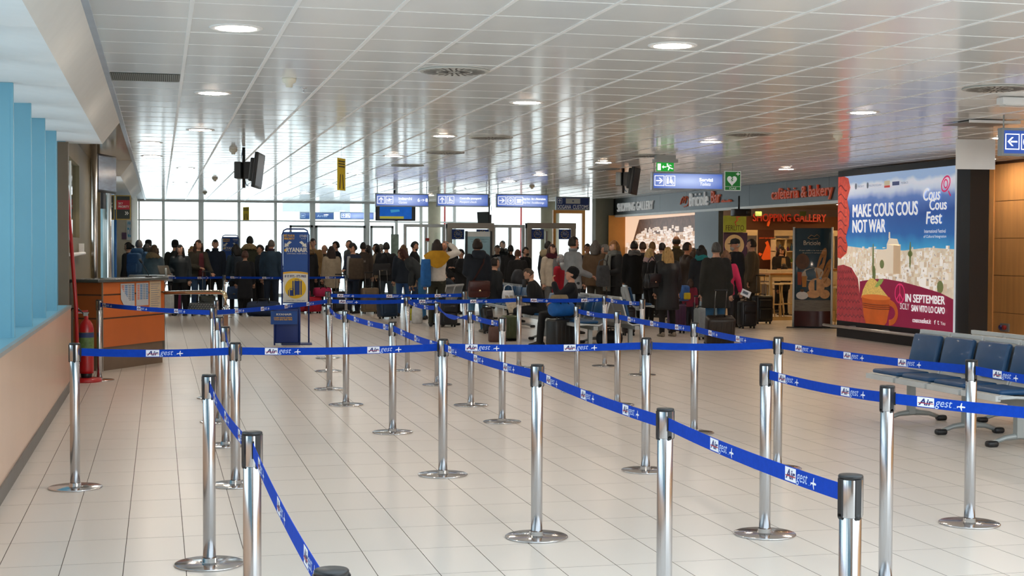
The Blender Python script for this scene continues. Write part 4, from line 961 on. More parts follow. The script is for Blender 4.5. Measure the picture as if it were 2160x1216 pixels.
# lit harbour picture in its recess
t = thing('harbour_picture', 'large backlit picture of a white harbour town in the shop window', 'picture', (SX + .3, 33.5, .8))
H_, W_ = 1.72, 6.4
pic = lambda n, c: mat(n, c, rough=.4, var=.08, scale=3, emit=.75, ecol=c)
MB().box((0, 0, 0), (.05, W_, H_)).build('panel', pic('picture sky', '#f2cdb0'), t)
MB().box((-.5, W_ - .03, -.8), (.0, W_, H_)).build('side_reveal', mat('orange-lit reveal', '#c98b3a', rough=.5), t); MB().box((-.3, 0, -.8), (.04, W_, .0)).build('plinth', slate, t)  # orange light on the side reveal is put into its colour
def pp(poly, m, nm, d): 
    q = MB(); q.add([(-d, W_ * (1 - p[0]), H_ * p[1]) for p in poly], [tuple(range(len(poly)))]); return q.build(nm, m, t)
pp([(0, .42), (.1, .5), (.2, .92), (1, .95), (1, .3), (0, .3)], mat('picture hill', '#7c5540', rough=.4, var=.5, scale=7, emit=.25, ecol='#7c5540'), 'hill', .002)
pp([(0, .46), (.12, .55), (.2, .70), (.5, .68), (1, .72), (1, .15), (0, .22)], mat('picture shore', '#c8a283', rough=.4, var=.35, scale=14, emit=.5, ecol='#c8a283'), 'shore', .003)
pp([(0, .26), (.3, .25), (.6, .2), (1, .12), (1, 0), (0, 0)], pic('picture sea', '#1f9a78'), 'sea', .004)
q = MB(); q2 = MB()
for k in range(260):
    fx = rnd.uniform(.02, .96); fz = .74 - .42 * k / 260 + rnd.uniform(-.03, .03) if fx > .15 else rnd.uniform(.3, .5); ww = rnd.uniform(.015, .05); hh = rnd.uniform(.03, .08)
    q.add([(-.005 - k * 2e-5, W_ * (1 - p[0]), H_ * p[1]) for p in ((fx, fz), (fx + ww, fz), (fx + ww, fz + hh), (fx, fz + hh))], [(0, 1, 2, 3)], k % 3)
    for j in range(3):
        wx = fx + ww * (.15 + .28 * j); q2.add([(-.008, W_ * (1 - p[0]), H_ * p[1]) for p in ((wx, fz + hh * .4), (wx + ww * .1, fz + hh * .4), (wx + ww * .1, fz + hh * .65), (wx, fz + hh * .65))], [(0, 1, 2, 3)])
q.build('printed_houses', [pic('picture house a', '#efd9c8'), pic('picture house b', '#dcc0ac'), pic('picture house c', '#f6e6da')], t)['kind'] = 'stuff'; q2.build('printed_windows', pic('picture windows', '#6d5a52'), t)['kind'] = 'stuff'
# shop interior
cream = mat('cream laminate', '#e0c9a0', rough=.45); amber = mat('amber wood', '#b87a34', rough=.45, var=.1); dkb = mat('dark brown board', '#4a2313', rough=.5)
def shop_lamp(x, y, lab):
    t = thing('shop_downlight', lab, 'ceiling light', (x, y, CEIL - .25), 0, 'downlights inside the shop'); MB().lathe([(0, -.012), (.16, -.012), (.16, -.002), (0, -.002)], 20).build('lens', mat('shop lamp', (1, .9, .7), var=0, emit=60, ecol=(1, .68, .34)), t); MB().lathe([(.16, -.014), (.2, -.008), (.2, 0), (.16, 0)], 20, cap=False).build('ring', white, t)
for k, (x, y) in enumerate(((14.0, 27.0), (14.2, 29.5), (16.0, 28.0), (14.4, 32), (16.4, 32), (17.5, 35), (15.2, 34.8), (18.5, 30))): shop_lamp(x, y, 'warm downlight inside the bakery, %s from the entrance' % ('first', 'second', 'third', 'fourth', 'fifth', 'sixth', 'seventh', 'eighth')[k])
YS = 36.0
t = thing('gift_shop_front', 'inner gift shop front with red SHOPPING GALLERY letters on a brown band', 'shop front', (13.4, YS, 0))
a = aty(1570, 455, YS); b = aty(1770, 487, YS)
MB().box((a.x - 13.4, 0, 2.08), (b.x - 13.4 + 1, .1, 2.45)).build('brown_band', mat('brown glass band', '#5c3a26', rough=.3), t); MB().box((a.x - 13.4, -.05, 1.93), (b.x - 13.4 + 1, .1, 2.08)).build('cream_beam', cream, t)
q = MB(); a = aty(1588, 467, YS - .1); b = aty(1742, 455, YS - .1); put_text(q, 'SHOPPING GALLERY', (a.x - 13.4, -.1, a.z), X_, Z_, b.x - a.x, b.z - a.z + .03, (0, -.02, 0), bold=.01); q.build('red_letters', mat('red letters', '#b3331c', emit=.25), t)
for u in (1600, 1694):
    a = aty(u, 452, YS - 1); MB().box((a.x - 13.4 - .09, -1, a.z - .05), (a.x - 13.4 + .09, -.99, a.z + .07)).build('green_plate', mat('pale green plate', '#66804c', emit=.0), t)
for u in (1600, 1633, 1668, 1700, 1757):
    a = aty(u, 560, YS); MB().box((a.x - 13.44, -.02, 0), (a.x - 13.37, .05, 1.95)).build('cream_post', cream, t)
a = aty(1600, 485, YS - .1); b = aty(1633, 572, YS - .1); MB().box((a.x - 13.4, -.08, b.z), (b.x - 13.4, -.05, a.z)).build('brown_board', dkb, t)
q = MB()
def of(u, v): p = aty(u, v, YS - .1); return (p.x - 13.4, -.09, p.z)
for poly in ([(1606, 545), (1612, 530), (1617, 518), (1614, 512), (1620, 508), (1622, 513), (1625, 522), (1630, 540), (1626, 548), (1610, 549)], [(1604, 541), (1600, 536), (1602, 533), (1609, 536)], [(1628, 537), (1634, 531), (1636, 534), (1630, 542)], [(1619, 470), (1623, 463), (1625, 470), (1622, 478), (1618, 477)]): q.add([of(*p) for p in poly[::-1]], [tuple(range(len(poly)))])
put_text(q, 'pastori tipici siciliani', of(1602, 505), X_, Z_, .42, .06); q.build('orange_print', mat('orange print', '#e0561c', emit=.3), t)
# shelves with goods
t = thing('goods_shelf', 'lit cream shelf with small colourful goods behind the bar', 'shelf', (aty(1635, 560, YS - .6).x, YS - .6, 0))
MB().box((0, .25, 0), (.62, .3, 1.85)).build('back', cream, t)
for z in (.5, .85, 1.2, 1.5, 1.83): MB().box((0, 0, z), (.62, .25, z + .025)).build('board', cream, t)
for x in (0, .3, .6): MB().box((x, 0, .0), (x + .025, .25, 1.85)).build('upright', cream, t)
gc = [mat('goods %d' % i, c, rough=.4) for i, c in enumerate(('#c9482a', '#d8b43c', '#5c7a36', '#7d4a8a', '#e3ddc8', '#2f5d8c'))]
for z, zn in ((.875, 'third'), (1.225, 'second'), (1.525, 'top')):
    for k in range(5):
        h = rnd.uniform(.1, .2); o = MB().lathe([(0, 0), (.035, 0), (.037, h * .6), (.015, h * .8), (.016, h), (0, h)], 10).build('goods_jar', gc[(k * 2 + int(z * 10)) % 6], None, (t.location.x + .08 + .11 * k, YS - .48, z))
        tag(o, '%s jar, %s from the left on the %s board of the lit cream shelf' % (('red', 'yellow', 'green', 'violet', 'cream', 'blue')[(k * 2 + int(z * 10)) % 6], ('first', 'second', 'third', 'fourth', 'fifth')[k], zn), 'jar', 'jars on the %s shelf of the gift shop' % zn)
# banners left of the entrance
t = thing('green_banner', 'lime green hanging banner at the left side of the bakery entrance', 'banner', aty(1526, 490, 33.6)); w = aty(1574, 490, 33.6).x - t.location.x; h = aty(1526, 455, 33.6).z - t.location.z
MB().box((0, 0, 0), (w, .02, h)).build('sheet', mat('lime banner', '#86912c', rough=.5, var=.15, scale=5, emit=.15), t); q = MB(); put_text(q, 'FERLITO', (w * .1, -.004, h * .1), X_, Z_, w * .8, h * .32); q.build('lettering', dkb, t)
q = MB().tube([(w * .55, -.006, h * .4), (w * .5, -.006, h * .6), (w * .62, -.006, h * .75), (w * .55, -.006, h * .9), (w * .7, -.006, h * .95)], .02, 6); q.build('red_ornament', lo, t)
t = thing('round_poster', 'purple poster with white disc below the green banner', 'poster', aty(1526, 560, 33.7)); w = aty(1576, 560, 33.7).x - t.location.x; h = aty(1526, 491, 33.7).z - t.location.z
MB().box((0, 0, 0), (w, .02, h)).build('sheet', mat('purple poster', '#3f2c60', var=.2), t); MB().add([(w * .45 + .26 * math.cos(k * PI / 14), -.003, h * .62 + .26 * math.sin(k * PI / 14)) for k in range(28)], [tuple(range(28))]).build('white_disc', flat('warm white', '#d8cbb6'), t); MB().add([(w * .5 + .03 * math.cos(k * PI / 6), -.006, h * .8 + .03 * math.sin(k * PI / 6)) for k in range(12)], [tuple(range(12))]).build('dot', mat('violet dot', '#4a3390'), t)
# projector hanging in the entrance
t = thing('hanging_box', 'black projector hanging at the top of the bakery entrance', 'projector', aty(1563, 447, 30.0)); MB().rbox((-.2, -.12, -.1), (.2, .12, .06), .02).build('body', blackp, t); MB().cyl((-.05, 0, .06), (-.05, 0, CEIL - .26 - t.location.z), .02).build('pole', blackp, t); MB().cyl((.1, -.15, -.02), (.1, -.12, -.02), .04).build('lens', darkp, t)
# bar counter, tall table and stools
t = thing('bar_counter', 'pale bar counter with wooden top inside the bakery', 'counter', (15.0, 32.3, 0))
MB().box((-.2, 0, 0), (3.2, .5, 1.05)).build('front', cream, t); MB().box((-.3, -.05, 1.05), (3.3, .55, 1.1)).build('top', amber, t); MB().box((0, .05, 1.1), (.5, .3, 1.3)).build('display_box', mat('amber lit box', '#e7c05a', emit=.6), t)
def tall_table(label, x, y, rz=0, w=.9):
    t = thing('tall_table', label, 'table', (x, y, 0), rz); fm = mat('pale wood frame', '#c9a970', rough=.5)
    MB().box((-w / 2 - .03, -.3, 1.0), (w / 2 + .03, .3, 1.04)).build('table_top', amber, t)
    for sy in (-.26, .26):
        for sx_ in (-w / 2, w / 2): MB().box((sx_ - .025, sy - .025, .02), (sx_ + .025, sy + .025, 1.0)).build('leg', fm, t)
        for z in (0, .95): MB().box((-w / 2, sy - .02, z), (w / 2, sy + .02, z + .05)).build('rail', fm, t)
    return t
def stool(label, x, y, h=.78):
    t = thing('bar_stool', label, 'stool', (x, y, 0), rnd.uniform(-.4, .4), 'pale bar stools'); fm = mat('pale wood frame', '#c9a970')
    MB().rbox((-.18, -.18, h - .03), (.18, .18, h + .01), .015).build('seat', cream, t)
    for sx_ in (-1, 1):
        for sy in (-1, 1): MB().cyl((sx_ * .19, sy * .19, 0), (sx_ * .13, sy * .13, h - .03), .014, n=8).build('leg', fm, t)
    fr = MB(); fr.tube([(-.17, -.17, .3), (.17, -.17, .3), (.17, .17, .3), (-.17, .17, .3), (-.17, -.17, .3)], .01, 6); fr.build('foot_ring', fm, t)
    MB().rbox((-.17, .15, h + .05), (.17, .18, h + .32), .012).build('backrest', cream, t)
tall_table('tall pale table with frame legs left of the bread totem', aty(1650, 670, 29.9).x, 29.9, .1)
tall_table('tall pale table partly hidden behind the bread totem', aty(1760, 670, 29.2).x + .25, 29.2, .1)
for k, (u, y, lab) in enumerate(((1612, 31.4, 'pale bar stool left of the tall table'), (1634, 30.9, 'pale bar stool behind the tall table, first'), (1662, 31.2, 'pale bar stool behind the tall table, second'), (1768, 27.9, 'pale stool right of the bread totem'), (1712, 31.0, 'pale stool hidden behind the bread totem'))): stool(lab, aty(u, 600, y).x, y)
# bread totem
t = thing('bread_totem', 'curved dark advertising totem showing breads and a coffee cup', 'totem', (12.72, 26.7, 0), R_(-28))
def arc(r, w, n=12): return [Vector((w / 2 * (2 * k / n - 1), -r * (1 - (2 * k / n - 1) ** 2), 0)) for k in range(n + 1)]
bk = arc(.10, .72)
def curved(z0, z1, x0=-1, x1=1, off=0.0, n=12):
    mb = MB(); ps = [(x0 + (x1 - x0) * k / n) for k in range(n + 1)]
    A = [Vector((.36 * q_, -.10 * (1 - q_ * q_) - off, z0)) for q_ in ps]; B = [p + Vector((0, 0, z1 - z0)) for p in A]
    return mb.loft([A, B], 0, True, False, False)
body = MB(); body.loft([[p + Vector((0, 0, z)) for p in bk] + [Vector((.36, .06, z)), Vector((-.36, .06, z))] for z in (.02, 2.0)], 0, True); body.build('body', mat('deep blue black gloss', '#27414f', rough=.2, coat=.4), t)
curved(.03, .34, off=.002).build('maroon_base', mat('maroon gloss', '#431a1a', rough=.25, coat=.3), t)
for x in (-.375, .375): MB().tube([(x, 0, 0), (x, 0, 2.02)], .022, 8).build('side_rail', alu, t)
MB().box((-.5, -.16, 0), (.5, .12, .015)).build('base_plate', blackp, t); curved(.34, .56, off=.003).build('table_photo', mat('grey wood photo', '#6d675e', var=.3, stretch=(1, 1, 8)), t)
def cpos(x, z, off): q_ = x / .36; return Vector((x, -.10 * (1 - q_ * q_) - off, z))
def shape(pts, m, nm, off): mb = MB(); mb.add([cpos(x, z, off) for x, z in pts], [tuple(range(len(pts)))]); mb.build(nm, m, t)
def ell(cx, cz, rx, rz_, rot=0, n=18): return [(cx + rx * math.cos(k) * math.cos(rot) - rz_ * math.sin(k) * math.sin(rot), cz + rx * math.cos(k) * math.sin(rot) + rz_ * math.sin(k) * math.cos(rot)) for k in [2 * PI * i / n for i in range(n)]]
br1 = mat('crust print', '#a5713f', var=.3, scale=12); br2 = mat('light crust print', '#c9996a', var=.25, scale=12); br3 = mat('dark crust print', '#5a3a24', var=.3, scale=12)
for pts, m, nm in ((ell(-.2, 1.33, .14, .16), br3, 'printed_basket'), (ell(.17, 1.3, .07, .32, -.25), br1, 'printed_baguette'), (ell(.27, 1.12, .06, .28, -.3), br1, 'printed_baguette'), (ell(0, 1.08, .22, .13, .2), flat('flour print', '#b7a892'), 'printed_dough'), (ell(.08, .83, .16, .17), br2, 'printed_loaf'), (ell(.26, .92, .1, .1), br2, 'printed_loaf'), (ell(.24, .68, .1, .09), br2, 'printed_roll'), (ell(.02, .68, .14, .08), br2, 'printed_roll'), ([(-.29, .86), (-.22, .86), (-.21, 1.12), (-.3, 1.12)], flat('red juice print', '#8f3d20'), 'printed_glass'), ([(-.2, .82), (-.12, .82), (-.11, 1.04), (-.21, 1.04)], flat('beer print', '#b0712a'), 'printed_glass'), (ell(-.2, .65, .12, .08), flat('cup print', '#d9d4ce'), 'printed_cup'), (ell(-.2, .75, .04, .03), br3, 'printed_coffee')):
    shape(pts, m, nm, .004 + .0006 * len(t.children) / 2)
for txt, x, z, w, h in (('Briciole', -.18, 1.66, .33, .09), ('Il tuo caffè e la tua pausa', -.26, 1.535, .52, .03), ('da gustare in aeroporto', -.2, 1.49, .4, .028)):
    vs, fs = text2d(txt); x0 = min(p[0] for p in vs); x1 = max(p[0] for p in vs); y0 = min(p[1] for p in vs); y1 = max(p[1] for p in vs)
    q = MB(); q.add([cpos(x + (p[0] - x0) / (x1 - x0) * w, z + (p[1] - y0) / (y1 - y0) * h, .006) for p in vs], fs); q.build('lettering', flat('cream print', '#cdbfa8'), t)
q = MB(); q.tube([cpos(x, z, .006) for x, z in ((-.1, 1.8), (-.03, 1.86), (.03, 1.83), (.08, 1.87), (.13, 1.83), (.1, 1.79), (-.04, 1.78), (-.1, 1.8))], .006, 6); q.build('emblem', flat('tan print', '#b08a5a'), t)

# ---- hoarding with the festival poster
BX = 11.9; y0, y1 = 23.95, 20.02; W_ = y0 - y1; Zb, Zt = .30, 2.88; H_ = Zt - Zb
t = thing('festival_hoarding', 'large poster hoarding reading MAKE COUS COUS NOT WAR over a white town', 'billboard', (BX, y0, 0))
MB().box((.03, -W_ - .38, 0), (.35, .08, 2.99)).build('black_case', mat('black hoarding', '#17191c', rough=.5), t)
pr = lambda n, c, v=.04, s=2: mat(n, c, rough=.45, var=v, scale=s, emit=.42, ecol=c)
MB().box((-.0, -W_, Zb), (.03, 0, Zt)).build('canvas', pr('canvas white', '#cfd6dc'), t)
def PP(poly, m, nm, d=1, mb=None):
    q = mb or MB(); q.add([(-.001 * d, -W_ * p[0], Zb + H_ * p[1]) for p in poly], [tuple(range(len(poly)))])
    return q.build(nm, m, t) if mb is None else None
sky = bpy.data.materials.new('printed sky and sea'); sky.use_nodes = True; n = sky.node_tree; b = n.nodes['Principled BSDF']; b.inputs['Roughness'].default_value = .45
tcn = n.nodes.new('ShaderNodeTexCoord'); sp = n.nodes.new('ShaderNodeSeparateXYZ'); n.links.new(tcn.outputs['Generated'], sp.inputs[0]); no = n.nodes.new('ShaderNodeTexNoise'); no.inputs['Scale'].default_value = 2.2; n.links.new(tcn.outputs['Object'], no.inputs[0])
ma = n.nodes.new('ShaderNodeMath'); ma.operation = 'MULTIPLY_ADD'; n.links.new(no.outputs[0], ma.inputs[0]); ma.inputs[1].default_value = .16; n.links.new(sp.outputs['Z'], ma.inputs[2])
cr = n.nodes.new('ShaderNodeValToRGB'); n.links.new(ma.outputs[0], cr.inputs[0]); e = cr.color_ramp.elements
e[0].position = .08; e[0].color = (*srgb('#8fd0e8'), 1); e[1].position = 1.05; e[1].color = (*srgb('#9cb8dc'), 1)
for ps, c in ((.2, '#3f9fd2'), (.36, '#2765ad'), (.62, '#25509a'), (.78, '#5d7fc0'), (.86, '#c3cfe6'), (.95, '#dfe4ee')): x = e.new(ps); x.color = (*srgb(c), 1)
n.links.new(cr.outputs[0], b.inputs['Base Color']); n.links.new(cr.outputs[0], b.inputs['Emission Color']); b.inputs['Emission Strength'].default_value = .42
PP([(0, .44), (1, .44), (1, 1), (0, 1)], sky, 'printed_sky', 1)
PP([(.0, .2), (1, .2), (1, .5), (.8, .51), (.6, .49), (.3, .5), (.08, .52), (0, .5)], pr('printed town ground', '#d8cab4', .25, 6), 'printed_ground', 2)
tones = [pr('town tone %d' % i, c, .05) for i, c in enumerate(('#f2ebe0', '#e4d6c2', '#d0bda4', '#faf6ef', '#b39e86', '#9a9aa0'))]
q = MB(); N = 420
for k in range(N):
    r = k / N; fz = .49 - .27 * r + rnd.uniform(-.02, .02); fx = rnd.uniform(.04, .99); s = .45 + .95 * r; ww = rnd.uniform(.02, .075) * s; hh = rnd.uniform(.015, .05) * s; dd = .003 + k * 6e-6
    if fx + ww > 1: continue
    m1 = rnd.choice((0, 0, 3, 1)); d3 = lambda pl: [(-dd, -W_ * p[0], Zb + H_ * p[1]) for p in pl]
    q.add(d3([(fx, fz), (fx + ww * .6, fz), (fx + ww * .6, fz + hh), (fx, fz + hh)]), [(0, 1, 2, 3)], m1); q.add(d3([(fx + ww * .6, fz), (fx + ww, fz + .004), (fx + ww, fz + hh), (fx + ww * .6, fz + hh)]), [(0, 1, 2, 3)], 2 if k % 3 else 1)
    if k % 2: q.add([(-dd - .0003, -W_ * p[0], Zb + H_ * p[1]) for p in ((fx + ww * .2, fz + hh * .4), (fx + ww * .32, fz + hh * .4), (fx + ww * .32, fz + hh * .7), (fx + ww * .2, fz + hh * .7))], [(0, 1, 2, 3)], 4 + (k // 2) % 2)
q.build('printed_town', tones, t)['kind'] = 'stuff'
q = MB()
for pl, m1 in (([(.37, .34), (.58, .34), (.58, .53), (.46, .53), (.46, .5), (.37, .49)], 0), ([(.46, .53), (.57, .52), (.55, .565), (.48, .57)], 3), ([(.475, .57), (.49, .57), (.488, .61), (.477, .61)], 3)): PP(pl, None, '', 6, q)
q.build('printed_church', pr('printed church', '#e6d6c0', .1), t); PP([(.52, .34), (.58, .34), (.58, .52), (.52, .525)], pr('printed church side', '#c9ad8c', .1), 'printed_church_side', 7.5)
q = MB()
for cx, cz, sx_, sz in ((.34, .42, .008, .12), (.66, .46, .008, .09), (.42, .4, .02, .03), (.9, .27, .025, .04), (.35, .33, .015, .06), (.66, .47, .02, .02)): PP(ell(cx, cz, sx_, sz, 0, 10), None, '', 7, q)
q.build('printed_palms', pr('printed green', '#6d7648', .2), t)
PP([(.22, 0), (1, 0), (1, .20), (.9, .235), (.75, .265), (.6, .29), (.45, .305), (.35, .3), (.22, .28)], pr('maroon print', '#861b3f', .08), 'printed_wave', 8)
PP([(0, .44), (.03, .43), (.09, .47), (.10, .52), (.08, .58), (.11, .66), (.115, .75), (.09, .84), (.12, .92), (.10, .985), (.06, 1.0), (0, 1)], pr('coral knit print', '#b8402f', .35, 14), 'printed_sleeve', 9)
PP([(0, 0), (.27, 0), (.27, .08), (.22, .2), (.2, .3), (.14, .37), (.06, .39), (0, .38)], pr('dark coral knit print', '#94363a', .4, 12), 'printed_sleeve', 9)
PP([(.235, .17), (.25, .22), (.28, .27), (.31, .30), (.345, .305), (.38, .285), (.42, .24), (.46, .205), (.495, .175)], pr('couscous print', '#cfae5e', .35, 40), 'printed_couscous', 10); PP([(.36, .25), (.4, .3), (.44, .3), (.42, .27), (.38, .245)], pr('leaf print', '#8aa052'), 'printed_leaf', 11)
for rows, m1, nm in (([(.10 + .1 * k, .05 + .06 * k) for k in range(5)], 'a', 'knit_rows'), ):
    q = MB()
    for k in range(7):
        z0 = .03 + .05 * k; w0 = .26 - .02 * k if k < 4 else .20 - .03 * (k - 4)
        pts = [(x, z0 + .018 * (i % 2) + .02 * x) for i, x in enumerate([w0 * j / 14 for j in range(15)])]
        q.tube([(-.0105, -W_ * p[0], Zb + H_ * p[1]) for p in pts], .012, 4, sy=.1, up=Vector((1, 0, 0)))
    for k in range(8):
        z0 = .5 + .06 * k; q.tube([(-.0105, -W_ * x, Zb + H_ * (z0 + .02 * math.sin(x * 60))) for x in [.005 + .008 * j for j in range(11)]], .010, 4, sy=.1, up=Vector((1, 0, 0)))
    q.build(nm, pr('dark knit line', '#6d2a30', .2, 10), t)['kind'] = 'stuff'
q = MB()
for z in (.135, .122, .109): q.tube([(-.0135, -W_ * (.25 + .25 * i / 12), Zb + H_ * (z - .006 * math.sin(PI * i / 12))) for i in range(13)], .010, 4, sy=.1, up=Vector((1, 0, 0)))
q.build('cup_bands', pr('dark terracotta line', '#7d3412', .1), t)
PP([(.24, .18), (.5, .18), (.49, .1), (.47, .02), (.45, -.0), (.28, 0), (.26, .06)], pr('terracotta print', '#b4531f', .2, 4), 'printed_cup', 12); PP(ell(.37, .18, .13, .018), pr('terracotta rim', '#cd6d30'), 'printed_rim', 13)
q = MB(); q.tube([(-.013, -W_ * (.49 + .065 * math.sin(k)), Zb + H_ * (.085 + .065 * math.cos(k))) for k in [PI * i / 14 for i in range(15)]], .05, 8, sy=.05, up=Vector((1, 0, 0))); q.build('printed_handle', pr('terracotta print', '#b4531f'), t)
q = MB(); q.tube([(-.012, -W_ * (.58 + .04 * math.cos(k)), Zb + H_ * (.215 + .06 * math.sin(k))) for k in [2 * PI * i / 20 for i in range(21)]], .014, 6, sy=.2, up=Vector((1, 0, 0)))
for a2 in (PI / 2, -PI / 2, -PI / 4, -3 * PI / 4): q.tube([(-.012, -W_ * .58, Zb + H_ * .215), (-.012, -W_ * (.58 + .04 * math.cos(a2)), Zb + H_ * (.215 + .06 * math.sin(a2)))], .012, 6, sy=.2, up=Vector((1, 0, 0)))
q.tube([(-.012, -W_ * (.935 + .03 * math.cos(k) + .01 * math.sin(k)), Zb + H_ * (.895 + .045 * math.sin(k))) for k in [2 * PI * i / 20 for i in range(21)]], .014, 6, sy=.2, up=Vector((1, 0, 0)))
q.tube([(-.012, -W_ * (.935 + .014 * math.cos(k)), Zb + H_ * (.895 + .025 * math.sin(k))) for k in [2 * PI * i / 14 for i in range(15)]], .012, 6, sy=.2, up=Vector((1, 0, 0)))
q.tube([(-.012, -W_ * .955, Zb + H_ * .85), (-.012, -W_ * .972, Zb + H_ * .82)], .014, 6, sy=.2, up=Vector((1, 0, 0)))
q.build('pink_marks', pr('pink print', '#d6336c'), t)
q = MB()
for txt, fx, fz, fw, fh, kw in (('MAKE COUS COUS', .15, .715, .57, .085, dict(bold=.02)), ('NOT WAR', .15, .61, .30, .085, dict(bold=.02)), ('Cous', .765, .80, .13, .075, dict(bold=.015, shear=.15)), ('Cous', .815, .74, .13, .065, dict(bold=.015)), ('Fest', .79, .655, .12, .075, dict(bold=.015, shear=.1)), ('International Festival', .775, .60, .165, .022, {}), ('of Cultural Integration', .77, .565, .175, .022, {}), ('IN SEPTEMBER', .63, .165, .31, .05, dict(bold=.02)), ('SICILY', .585, .115, .075, .04, {}), ('SAN VITO LO CAPO', .68, .108, .26, .04, dict(bold=.02)), ('couscousfest.it', .69, .04, .145, .03, dict(bold=.005)), ('f', .86, .04, .015, .026, {}), ('t', .885, .04, .015, .026, {}), ('You', .91, .04, .035, .022, {})):
    q = MB(); put_text(q, txt, (-.015, -W_ * fx, Zb + H_ * fz), Yn, Z_, W_ * fw, H_ * fh, **kw); q.build('lettering', pr('white print', '#f2f4f6'), t)
q = MB()
for fx, fw, txt in ((.165, .02, ''), (.19, .06, 'COMUNE DI SAN VITO'), (.275, .02, ''), (.30, .11, 'REGIONE SICILIANA'), (.58, .06, 'FEEDBACK')):
    q = MB()
    if txt: put_text(q, txt, (-.012, -W_ * fx, Zb + H_ * .915), Yn, Z_, W_ * fw, H_ * .014)
    else: PP(ell(fx + .01, .925, .01, .022, 0, 8), None, '', 12, q)
    q.build('grey_emblem', pr('grey print', '#5a6470'), t)
q = MB()
for fx, fz, fw, fh, m1 in ((.435, .915, .05, .03, 0), (.435, .90, .05, .014, 1), (.505, .91, .06, .025, 2)): q.add([(-.012, -W_ * p[0], Zb + H_ * p[1]) for p in ((fx, fz), (fx + fw, fz), (fx + fw, fz + fh), (fx, fz + fh))], [(0, 1, 2, 3)], m1)
q.build('sponsor_blocks', [pr('sand print', '#c2b89a'), pr('red print block', '#c0392b'), pr('navy print block', '#2c3e6e')], t)
t = thing('bumper_rail', 'steel bumper rail along the foot of the hoarding', 'rail', (BX - .1, 24.2, 0)); MB().tube([(0, .1, .2), (0, 0, .2), (0, -4.4, .2)], .025, 10).build('tube', steel, t)
for y in (-.9, -2.1, -3.3, -4.2): MB().cyl((0, y, .2), (.128, y, .2), .03, n=12).build('bracket', greyw, t)
# sockets on the wooden wall
t = thing('socket_plate', 'grey wall plate with one blue and one red socket on the wood wall', 'socket', atx(2112, 699, XR) + Vector((-.004, .0, 0)))
MB().box((-.02, -.24, 0), (0, .0, .13)).build('plate', greyw, t)
for k, c in enumerate(('#2c2a6a', '#a32a26')): MB().cyl((-.02, -.05 - .1 * k, .065), (-.06, -.05 - .1 * k, .065), .038, n=14).build('socket', mat('socket %d' % k, c), t)

# ---- passport gates
brz = mat('bronze aluminium', '#a39a8d', rough=.35, metal=.5)
GY_ = 38.0
def gate(label, u0, u1, y):
    a = aty(u0, 472, y); b = aty(u1, 600, y); t = thing('passport_gate', label, 'gate', (a.x, y, 0)); w = b.x - a.x; h = a.z
    for x in (0, w - .14): MB().box((x, -.1, 0), (x + .14, .1, h)).build('upright', brz, t)
    MB().box((0, -.12, h - .13), (w, .12, h + .02)).build('lintel', brz, t); MB().box((.45 * w, .3, 0), (.5 * w, .35, h - .2)).build('inner_post', brz, t)
    MB().box((.14, .08, .1), (w * .4, .086, h - .13)).build('pane', gl, t)
    for x in (.12, w - .49):
        f = MB().box((x, -.125, h - .42), (x + .34, -.105, h - .15)).build('flag_board', mat('flag blue', '#173a86', rough=.5), t); st = MB()
        for k in range(12):
            cx, cz = x + .17 + .10 * math.cos(k * PI / 6), h - .285 + .10 * math.sin(k * PI / 6)
            st.add([(cx + (.018 if i % 2 == 0 else .008) * math.cos(PI / 2 + i * PI / 5), -.128, cz + (.018 if i % 2 == 0 else .008) * math.sin(PI / 2 + i * PI / 5)) for i in range(10)], [tuple(range(10))])
        st.build('stars', flat('yellow stars', '#e2c43c', emit=.05), f); q = MB(); put_text(q, 'EU', (x + .12, -.128, h - .27), X_, Z_, .1, .035); put_text(q, 'CITIZENS', (x + .1, -.128, h - .31), X_, Z_, .14, .025); q.build('lettering', flat('white flag print', '#d5dce6'), f)
gate('left passport gate with two blue European flag boards', 942, 1040, GY_); gate('right passport gate with two blue European flag boards', 1110, 1212, GY_)
a = aty(1040, 480, GY_).x; b = aty(1110, 480, GY_).x; c = aty(853, 480, GY_).x; d = aty(942, 480, GY_).x
for nm, x0, x1 in (('glazed partition between the two passport gates', a + .01, b - .01), ('glazed partition left of the passport gates', c, d - .01)):
    t = thing('glass_partition', nm, 'partition', (x0, GY_ + .1, 0)); w = x1 - x0
    for x in (0, w * .5, w - .08): MB().box((x, 0, 0), (x + .08, .08, 2.2)).build('post', alu, t)
    for z in (0, 2.12, 1.0): MB().box((.08, .01, z), (w - .08, .07, z + .08)).build('rail', alu, t)
    for k in range(2): MB().box((.08 + k * w * .5, .037, .1), (w * .5 * (k + 1) - (.08 if k else 0), .043, 2.1)).build('pane', gl, t)
t = thing('info_totem', 'pale blue information panel with dark sides before the passport gates', 'info board', (aty(982, 560, 36).x, 36, 0)); w = aty(1038, 560, 36).x - t.location.x
MB().box((0, 0, 0), (.05, .1, 2.0)).box((w - .05, 0, 0), (w, .1, 2.0)).build('side_posts', blackp, t); MB().box((.05, .02, .2), (w - .05, .06, 1.99)).build('panel', mat('pale blue print', '#8fb6c6', var=.2, scale=2), t); MB().box((.05, .014, 1.86), (w - .05, .02, 1.985)).build('white_header', flat('white header', '#cfd6d8'), t); q = MB(); put_text(q, 'Per una migliore', (.12, .012, 1.77), X_, Z_, w * .7, .03); put_text(q, 'esperienza di viaggio', (.15, .012, 1.71), X_, Z_, w * .6, .03); q.build('lettering', flat('teal print', '#2c5a6c'), t)
